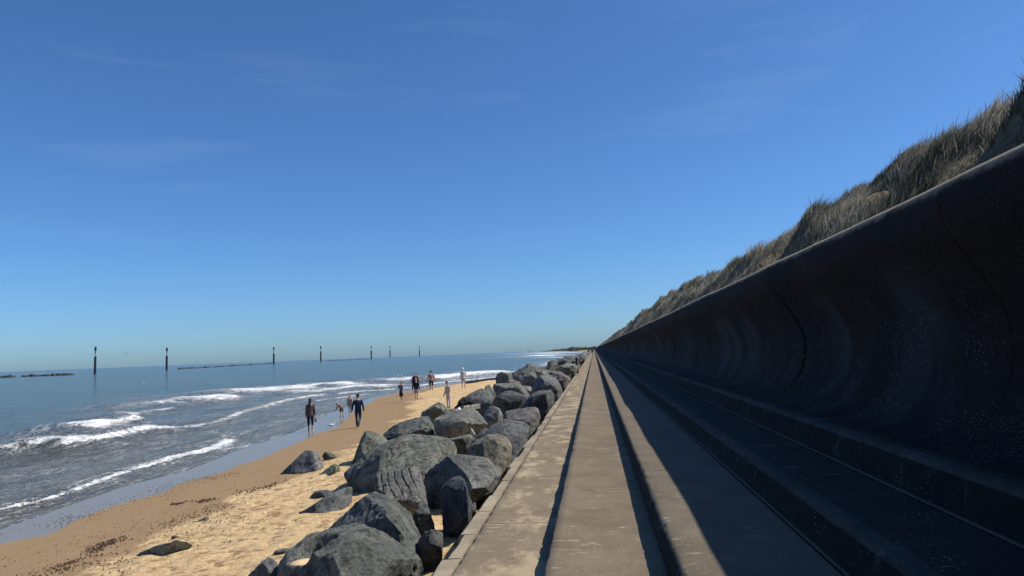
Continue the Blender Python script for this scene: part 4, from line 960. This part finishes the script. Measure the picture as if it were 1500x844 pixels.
def person(loc, H, rz, label, top, legs, hair, hairlen=.0, sleeves=1.0, leglen=1.0, skirt=False, shoes=None, lean=0, headp=0, lg=((.25, .1), (-.25, .35)), arms=((.2, .12, .3), (-.2, .12, .3)),
           shw=1.0, coat=0.0, hat=None, sex='m', group='people walking on the beach', hood=False, sk=MSKIN, detail=True):
    s = H/1.75; root = empty('person', loc, rz); tag(root, label, 'person', group)
    Vv = lambda x, y, z: Vector((x, y, z))*s
    hipz = .90
    # legs: (thigh swing forward, knee bend)
    J = {}
    for sd_, (sw, kb) in zip((-1, 1), lg):
        hip = Vv(sd_*.095, 0, 0); th = Vv(sd_*.02, math.sin(sw)*.43, -math.cos(sw)*.43); kn = hip+th
        a2 = sw-kb; an = kn+Vv(0, math.sin(a2)*.42, -math.cos(a2)*.42); J[sd_] = [hip, kn, an, a2]
    drop = min(J[-1][2].z, J[1][2].z)-.07*s
    up = Vector((0, 0, -drop))
    for k in J: J[k][:3] = [p+up for p in J[k][:3]]
    pel = up.copy()
    tl = Vector((0, math.sin(lean), math.cos(lean)))
    def T(h, y=0): return pel+tl*(h*s)+Vector((0, 0, 0)) + Vector((0, math.cos(lean), -math.sin(lean)))*(y*s)
    B = ([], []); Tp = ([], []); Lg = ([], []); Sh = ([], []); Hr = ([], [])
    wS = .185*shw
    torso = [(T(-.08), .12, .10), (T(0), .155, .115), (T(.12), .14*(.9 if sex == 'f' else 1.03), .10), (T(.25), .155, .11), (T(.38), .175*shw, .115), (T(.46), .165*shw, .10), (T(.51), .09, .075), (T(.56), .055, .06), (T(.62), .052, .058)]
    tube(*B, [(p, rx*s, ry*s) for p, rx, ry in torso], 16, True)
    hd_dir = Vector((0, math.sin(lean+headp), math.cos(lean+headp))); hc = T(.60)+hd_dir*(.125*s)+Vector((0, .015*s, 0))
    hrot = Matrix.Rotation(-(lean+headp), 3, 'X')
    ball(*B, hc, .075*s, .092*s, .115*s, hrot)
    ball(*B, hc+hrot @ Vv(0, .095, -.012), .014*s, .02*s, .022*s); 
    for e in (-1, 1): ball(*B, hc+hrot @ Vv(e*.077, -.005, -.005), .012*s, .022*s, .032*s)
    for e in (-1, 1): ball(*B, hc+hrot @ Vv(e*.03, .078, .012), .013*s, .01*s, .008*s)
    ball(*B, hc+hrot @ Vv(0, .078, -.055), .026*s, .014*s, .008*s)
    hands = []
    for sd_, (sw, ab, eb) in zip((-1, 1), arms):
        sh = T(.45)+Vector((sd_*wS*s, 0, 0)); sw2 = sw
        d1 = Vector((sd_*math.sin(ab), math.sin(sw2)*math.cos(ab), -math.cos(sw2)*math.cos(ab))); el_ = sh+d1*.29*s
        d2 = Vector((sd_*math.sin(ab*.6), math.sin(sw2+eb)*math.cos(ab), -math.cos(sw2+eb)*math.cos(ab))).normalized(); wr = el_+d2*.25*s
        tube(*B, [(T(.44)+Vector((sd_*wS*.5*s, 0, 0)), .06*s, .06*s), (sh, .054*s, .054*s), (sh.lerp(el_, .5), .047*s, .047*s), (el_, .039*s, .039*s), (el_.lerp(wr, .4), .038*s, .038*s), (wr, .026*s, .026*s), (wr+d2*.03*s, .026*s, .034*s), (wr+d2*.09*s, .018*s, .04*s)])
        fr_s, fr_t = frame(d2)
        fwd_ = Vector((0, 1, 0)); fwd_ = (fwd_-d2*fwd_.dot(d2)).normalized(); inn = Vector((-sd_, 0, 0))
        for q, (o_, L_) in enumerate(((.033, .068), (.011, .078), (-.011, .073), (-.032, .058))):
            a_ = wr+d2*.08*s+fwd_*o_*s; m_ = a_+d2*(L_*.55*s)+inn*.008*s; z_ = m_+(d2*.7+inn*.7)*(L_*.45*s)
            tube(*B, [(a_, .0095*s, .0095*s), (m_, .009*s, .009*s), (z_, .0075*s, .0075*s)], 6)
        a_ = wr+d2*.035*s+fwd_*.03*s; m_ = a_+(d2*.6+fwd_*.7+inn*.2)*.038*s; z_ = m_+(d2*.9+inn*.3)*.03*s
        tube(*B, [(a_, .012*s, .012*s), (m_, .0105*s, .0105*s), (z_, .0085*s, .0085*s)], 6)
        hands.append(wr+d2*.12*s)
        if sleeves > 0:
            e_ = sleeves; pts = [(T(.43)+Vector((sd_*wS*.4*s, 0, 0)), .07*s, .075*s), (sh+Vector((0, 0, .005)), .068*s, .068*s), (sh.lerp(el_, min(1, e_*2)*.6), .062*s, .062*s)]
            if e_ > .5: pts += [(el_, .055*s, .055*s), (el_.lerp(wr, (e_-.5)*2*.95), .045*s, .045*s)]
            tube(*Tp, pts)
    for sd_ in (-1, 1):
        hip, kn, an, a2 = J[sd_]
        tube(*B, [(pel+Vector((sd_*.07*s, 0, .03*s)), .085*s, .085*s), (hip+Vector((0, 0, -.05*s)), .082*s, .082*s), (hip.lerp(kn, .5), .068*s, .068*s), (kn, .05*s, .052*s), (kn.lerp(an, .35), .05*s, .052*s), (an, .034*s, .034*s), (an+Vector((0, 0, -.03*s)), .036*s, .036*s)])
        toe = an+Vector((0, .15*s, -.05*s)); heel = an+Vector((0, -.05*s, -.045*s))
        if a2 < -.35: toe = an+Vector((0, .10*s, -.12*s)); heel = an+Vector((0, -.06*s, -.0*s))
        tube(*(Sh if shoes else B), [(heel, .03*s, .03*s), (heel.lerp(toe, .3), .036*s, .034*s), (heel.lerp(toe, .75), .042*s, .026*s), (toe+Vector((0, .02*s, 0)), .03*s, .016*s)])
        if shoes: tube(*Sh, [(an+Vector((0, 0, .04*s)), .042*s, .042*s), (an+Vector((0, .01*s, -.04*s)), .04*s, .042*s)])
        if not skirt:
            e_ = leglen; pts = [(pel+Vector((sd_*.06*s, 0, .04*s)), .105*s, .105*s), (hip+Vector((0, 0, -.06*s)), .098*s, .1*s)]
            if e_ <= .5: pts += [(hip.lerp(kn, e_*2), .09*s, .09*s)]
            else: pts += [(hip.lerp(kn, .55), .082*s, .084*s), (kn, .066*s, .068*s), (kn.lerp(an, (e_-.5)*2*.93), .056*s, .058*s)]
            tube(*Lg, pts)
    if skirt:
        k = (J[-1][1]+J[1][1])/2
        tube(*Lg, [(pel+Vector((0, 0, .12*s)), .135*s, .11*s), (pel, .165*s, .13*s), (pel.lerp(k, .5), .18*s, .15*s), (pel.lerp(k, leglen*1.6), .19*s, .165*s)], 16, True)
    else: tube(*Lg, [(T(.10), .145*s, .115*s), (T(0), .165*s, .125*s), (T(-.07), .15*s, .12*s)], 16, True)
    t0 = -.02-coat
    pth = [(T(t0), .175, .14), (T(.02 if coat < .05 else -.02), .178, .14), (T(.15), .165, .13), (T(.27), .175, .13), (T(.38), .192*shw, .135), (T(.46), .175*shw, .115), (T(.51), .095, .08)]
    tube(*Tp, [(p, rx*s, ry*s) for p, rx, ry in pth], 16, True)
    if hood: ball(*Tp, T(.50, -.07), .10*s, .08*s, .07*s)
    remeshed('body', *B, sk, root, .0075*s if detail else .016*s)
    remeshed('top', *Tp, top, root, .013*s); remeshed('trousers' if not skirt else 'skirt', *Lg, legs, root, .013*s)
    if shoes: remeshed('shoes', *Sh, shoes, root, .010*s)
    if hat:
        H_ = ([], []); ball(*H_, hc+hrot @ Vv(0, 0, .03), .088*s, .102*s, .10*s, hrot, lo=-8)
        tube(*H_, [(hc+hrot @ Vv(0, .0, .02), .115*s, .125*s), (hc+hrot @ Vv(0, 0, .032), .10*s, .11*s)], 16, True)
        remeshed('hat', *H_, hat, root, .010*s)
    else:
        ball(*Hr, hc+hrot @ Vv(0, -.018, .022), .086*s, .095*s, .105*s, hrot)
        if hairlen > 0: tube(*Hr, [(hc+hrot @ Vv(0, -.05, .02), .08*s, .06*s), (hc+hrot @ Vv(0, -.065, -.08), .085*s, .05*s), (T(.60-hairlen, -.12), .075*s, .035*s), (T(.56-hairlen, -.12), .045*s, .02*s)], 12, True)
        remeshed('hair', *Hr, hair, root, .010*s)
    return root, hands
def C(name, c, **k): return plain(name, c, **k)
HD = C('dark_hair', (.012, .010, .009)); HB = C('brown_hair', (.05, .03, .02)); HL = C('fair_hair', (.16, .10, .055)); 
def at(px, py): p = hit_ground(px, py); return Vector((p.x, p.y, tz(p.x, p.y)))
def hgt(px, y0, y1, D): return abs(ony(px, y0, D).z-ony(px, y1, D).z)
def put(px, ytop, ybot): 
    p = at(px, ybot); return p, hgt(px, ytop, ybot, p.y)
PD = []
p, h = put(455, 583.5, 632)
pr, hands = person(p, h, 0.05, 'woman with long dark hair, grey-brown jacket and cropped black leggings, barefoot in the shallows', C('brown_jacket', (.095, .068, .066)), C('black_leggings', (.010, .012, .020)), HB, .22,
       leglen=.72, sex='f', lg=((.06, .05), (-.05, .03)), arms=((-.05, .12, .12), (.05, .15, .1)), coat=.10, shw=.98)
bm = bmesh.new(); bmesh.ops.create_cube(bm, size=1, matrix=Matrix.Diagonal((.07, .12, .20, 1))); bmesh.ops.bevel(bm, geom=bm.edges[:], offset=.02, segments=2)
me = bpy.data.meshes.new('bag'); bm.to_mesh(me); bm.free(); me.materials.append(C('mauve_cloth', (.16, .12, .14)))
o = bpy.data.objects.new('shoulder_bag', me); COL.objects.link(o); o.location = p+hands[1]+Vector((.02, 0, -.14)); tag(o, 'small mauve bag hanging from the right hand of the woman in the shallows', 'bag')
p, h = put(525, 576.5, 626)
person(p, h, .05, 'man in a navy shirt and blue jeans striding along the beach away from the camera', C('navy_shirt', (.016, .026, .055)), C('blue_jeans', (.022, .045, .085)), HD, 0, leglen=1, shoes=C('dark_shoes', (.012, .011, .010)),
       lg=((.22, .05), (-.12, .75)), arms=((.12, .33, .15), (-.25, .30, .2)), coat=.13, shw=1.1)
p, h = put(513, 578, 607); p2_, h2 = p, h
person(p, max(1.0, min(h, 1.35)), 2.9, 'child in pale beige clothes standing by the water left of the man in navy', C('beige_top', (.33, .25, .22)), C('beige_trousers', (.34, .27, .23)), HL, .0, leglen=.95, sex='f', lg=((.03, .03), (-.08, .05)), arms=((.0, .15, .1), (.1, .12, .1)))
p, h = put(501, 594, 611)
person(p, 1.12, 1.35, 'child in a reddish brown top bending down to the wet sand', C('rust_top', (.20, .085, .065)), C('dark_shorts', (.09, .06, .06)), HL, .0, leglen=.42, lean=.85, headp=.35, lg=((.25, .35), (-.1, .1)), arms=((.35, .15, .1), (.1, .15, .1)))
p, h = put(588, 558, 588)
person(p, h, 2.7, 'woman in a grey top and long dark skirt walking left of the navy-jumper pair', C('grey_top', (.13, .12, .14)), C('dark_skirt', (.014, .016, .03)), HL, .1, leglen=.72, skirt=True, sex='f', lg=((.1, .1), (-.12, .25)), arms=((.1, .2, .3), (.15, .35, 1.2)), lean=.06)
p, h = put(610, 553.5, 587.5)
pr, hands = person(p, h, 3.0, 'person in a dark navy jumper and pale shorts walking barefoot, front one of the pair', C('navy_jumper', (.012, .016, .032)), C('pale_shorts', (.36, .32, .33)), HL, 0.0, leglen=.42, lg=((.12, .1), (-.15, .25)), arms=((.05, .22, .15), (.05, .25, .1)), shw=1.05)
p, h = put(609, 545, 577)
person(p, h, 3.1, 'dark-haired person in dark maroon clothes walking behind the one in the navy jumper', C('maroon_top', (.045, .018, .024)), C('black_trousers', (.012, .012, .018)), HD, 0.1, leglen=1, lg=((.12, .1), (-.15, .25)), arms=((.05, .12, .15), (.05, .15, .1)))
p, h = put(632, 543, 572.5)
person(p, h, .2, 'man in a faded pink shirt and black shorts seen from behind near the surf', C('faded_pink_shirt', (.25, .155, .145)), C('black_shorts', (.012, .013, .02)), HD, 0, sleeves=.6, leglen=.5, shoes=C('dark_trainers', (.02, .02, .025)), lg=((.03, .03), (-.05, .05)), arms=((-.05, .28, .25), (.05, .28, .2)), shw=1.12, coat=.05)
p, h = put(679, 539, 567.5)
person(p, h, .1, 'person in a white hat, pale hooded top and beige shorts beside the surf', C('pale_hoodie', (.42, .45, .50)), C('beige_shorts', (.34, .31, .27)), HL, 0, leglen=.45, hat=MWHITE, shoes=C('reddish_shoes', (.12, .05, .04)), lg=((.03, .03), (-.05, .05)), arms=((0, .15, .3), (.05, .15, .3)), coat=.12, hood=True)
p = Vector((ony(657, 590, 43).x, 43, 0)); p.z = tz(p.x, 43); h = ony(657, 558, 43).z-p.z
person(p, min(h, 1.8), 2.5, 'dark-haired person in a pale coat and light trousers looking down beside the rocks', C('pale_coat', (.44, .38, .33)), C('light_trousers', (.40, .37, .40)), HB, 0, leglen=1, shoes=C('grey_shoes', (.1, .1, .1)), headp=.5, lean=.05, lg=((.0, .0), (-.03, .03)), arms=((.05, .06, .3), (.05, .06, .5)), coat=.25, sex='f', group='people standing among the rocks')
# two far walkers on the promenade
for px, yb, z_, D, lab, col in ((867.5, 0, zs2, 225, 'nearer of two dark figures far down the walkway beside the wall', (.012, .013, .02)), (862.3, 0, zs1, 300, 'smaller dark figure farthest down the walkway, left of the other', (.03, .02, .02))):
    X_ = ony(px, 512, D).x
    person(Vector((X_, D, z_)), 1.75, 0, lab, C('dark_coat', col), C('dark_trousers', (.012, .012, .016)), HD, 0, lg=((.1, .05), (-.15, .2)), group='distant walkers on the promenade', detail=False, shoes=MBAG)
# black bundle and white carrier among rocks
def lumpy(name, c, pts, vox, mat, label, cat, seed, amp=.05):
    me = rock_mesh([Vector(p) for p in pts], vox, seed, amp, smooth_n=2); me.materials.clear(); me.materials.append(mat); me.name = name
    o = bpy.data.objects.new(name, me); COL.objects.link(o); o.location = c; tag(o, label, cat); return o
c = ony(676, 600, 29.0); u = 29.0/F
lumpy('bundle', c, [(x*u, y, z*u) for x, y, z in ((-17, 0, -6), (-8, -.3, 6), (-1, -.2, 17), (5, 0, 20), (12, .1, 17), (20, .2, 4), (22, .2, -6), (5, -.4, -8), (0, .3, 14), (10, .4, 6), (-8, .3, -4))], .03, MBAG, 'crumpled black bag or coat heaped on the rocks beside the person in the pale coat', 'bundle', 31, .10)
c = ony(671, 601, 28.0); u = 28.0/F
lumpy('carrier_bag', c, [(x*u, y, z*u) for x, y, z in ((-6, 0, -3), (-3, -.1, 1), (2, -.12, 5), (5, 0, 4), (6, .05, -3), (0, -.2, -4), (1, .15, 2))], .012, MWHITE, 'small crumpled white carrier bag below the black bundle', 'bag', 33, .08)
# ------------------------------------------------------------------ gulls and stones in the surf
MGREY = C('grey_feather', (.10, .11, .13)); MBEAK = C('yellow_beak', (.5, .3, .04))
def gull(loc, rz, s, label, swim=False, fly=False, dark=False):
    t = empty('gull', loc, rz, s); tag(t, label, 'gull', 'gulls on and above the beach and sea')
    V, Fc = [], []
    z0 = .16 if not (swim or fly) else .04
    tube(V, Fc, [(Vector((0, -.24, z0+.04)), .01, .008), (Vector((0, -.14, z0+.05)), .05, .04), (Vector((0, 0, z0+.06)), .085, .075), (Vector((0, .10, z0+.07)), .075, .07), (Vector((0, .16, z0+.13)), .04, .04), (Vector((0, .19, z0+.19)), .038, .04), (Vector((0, .235, z0+.20)), .018, .018)], 10)
    remeshed('body', V, Fc, MGREY if dark else MWHITE, t, .012)
    V, Fc = [], []; tube(V, Fc, [(Vector((0, .22, z0+.195)), .012, .012), (Vector((0, .285, z0+.185)), .005, .007)], 6); mesh_obj('beak', [tuple(v) for v in V], Fc, MBEAK, t)
    for sd_ in (-1, 1):
        V, Fc = [], []
        if fly: tube(V, Fc, [(Vector((sd_*.05, .05, z0+.08)), .02, .07), (Vector((sd_*.3, .08, z0+.2)), .018, .07), (Vector((sd_*.62, -.05, z0+.14)), .008, .02)], 8)
        else: tube(V, Fc, [(Vector((sd_*.07, .09, z0+.09)), .02, .05), (Vector((sd_*.085, -.04, z0+.075)), .02, .055), (Vector((sd_*.04, -.27, z0+.06)), .008, .015)], 8)
        mesh_obj('wing', [tuple(v) for v in V], Fc, MGREY, t)
        if not (swim or fly):
            V, Fc = [], []; tube(V, Fc, [(Vector((sd_*.03, 0, z0+.0)), .008, .008), (Vector((sd_*.03, .01, .0)), .007, .007), (Vector((sd_*.03, .05, .004)), .014, .004)], 6); mesh_obj('leg', [tuple(v) for v in V], Fc, MBEAK, t)
    return t
p = at(485.5, 628); gull(p, -1.3, .85, 'white gull with grey wings on wet sand just left of the man in navy')
for px, py, l in ((583.5, 551, 'left one of two white gulls floating beyond the surf'), (588.5, 551, 'right one of two white gulls floating beyond the surf')):
    p = onz(px, py, 0); gull(p, .5, 1.3, l, swim=True)
p = onz(211, 562.5, 0.02); gull(p, 1.0, 1.5, 'white gull floating alone on open water below the second marker pile', swim=True)
p = ony(186, 519, 220); gull(p, .8, 1.6, 'dark gull flying low over the sea between the first two marker piles', fly=True, dark=True)
for px, py, sx_, sz_, lab in ((546, 570, 1.0, .22, 'long low dark stone awash in the surf above the man in navy'), (558.5, 571, .42, .45, 'rounder dark stone awash in the surf just right of the long low one')):
    p = onz(px, py, 0); o = bpy.data.objects.new('stone', protos[2]); COL.objects.link(o); o.location = (p.x, p.y, .08); o.scale = (sx_, .4, sz_); o.color = (.28, .3, .33, 1); tag(o, lab, 'stone', 'stones awash in the surf')
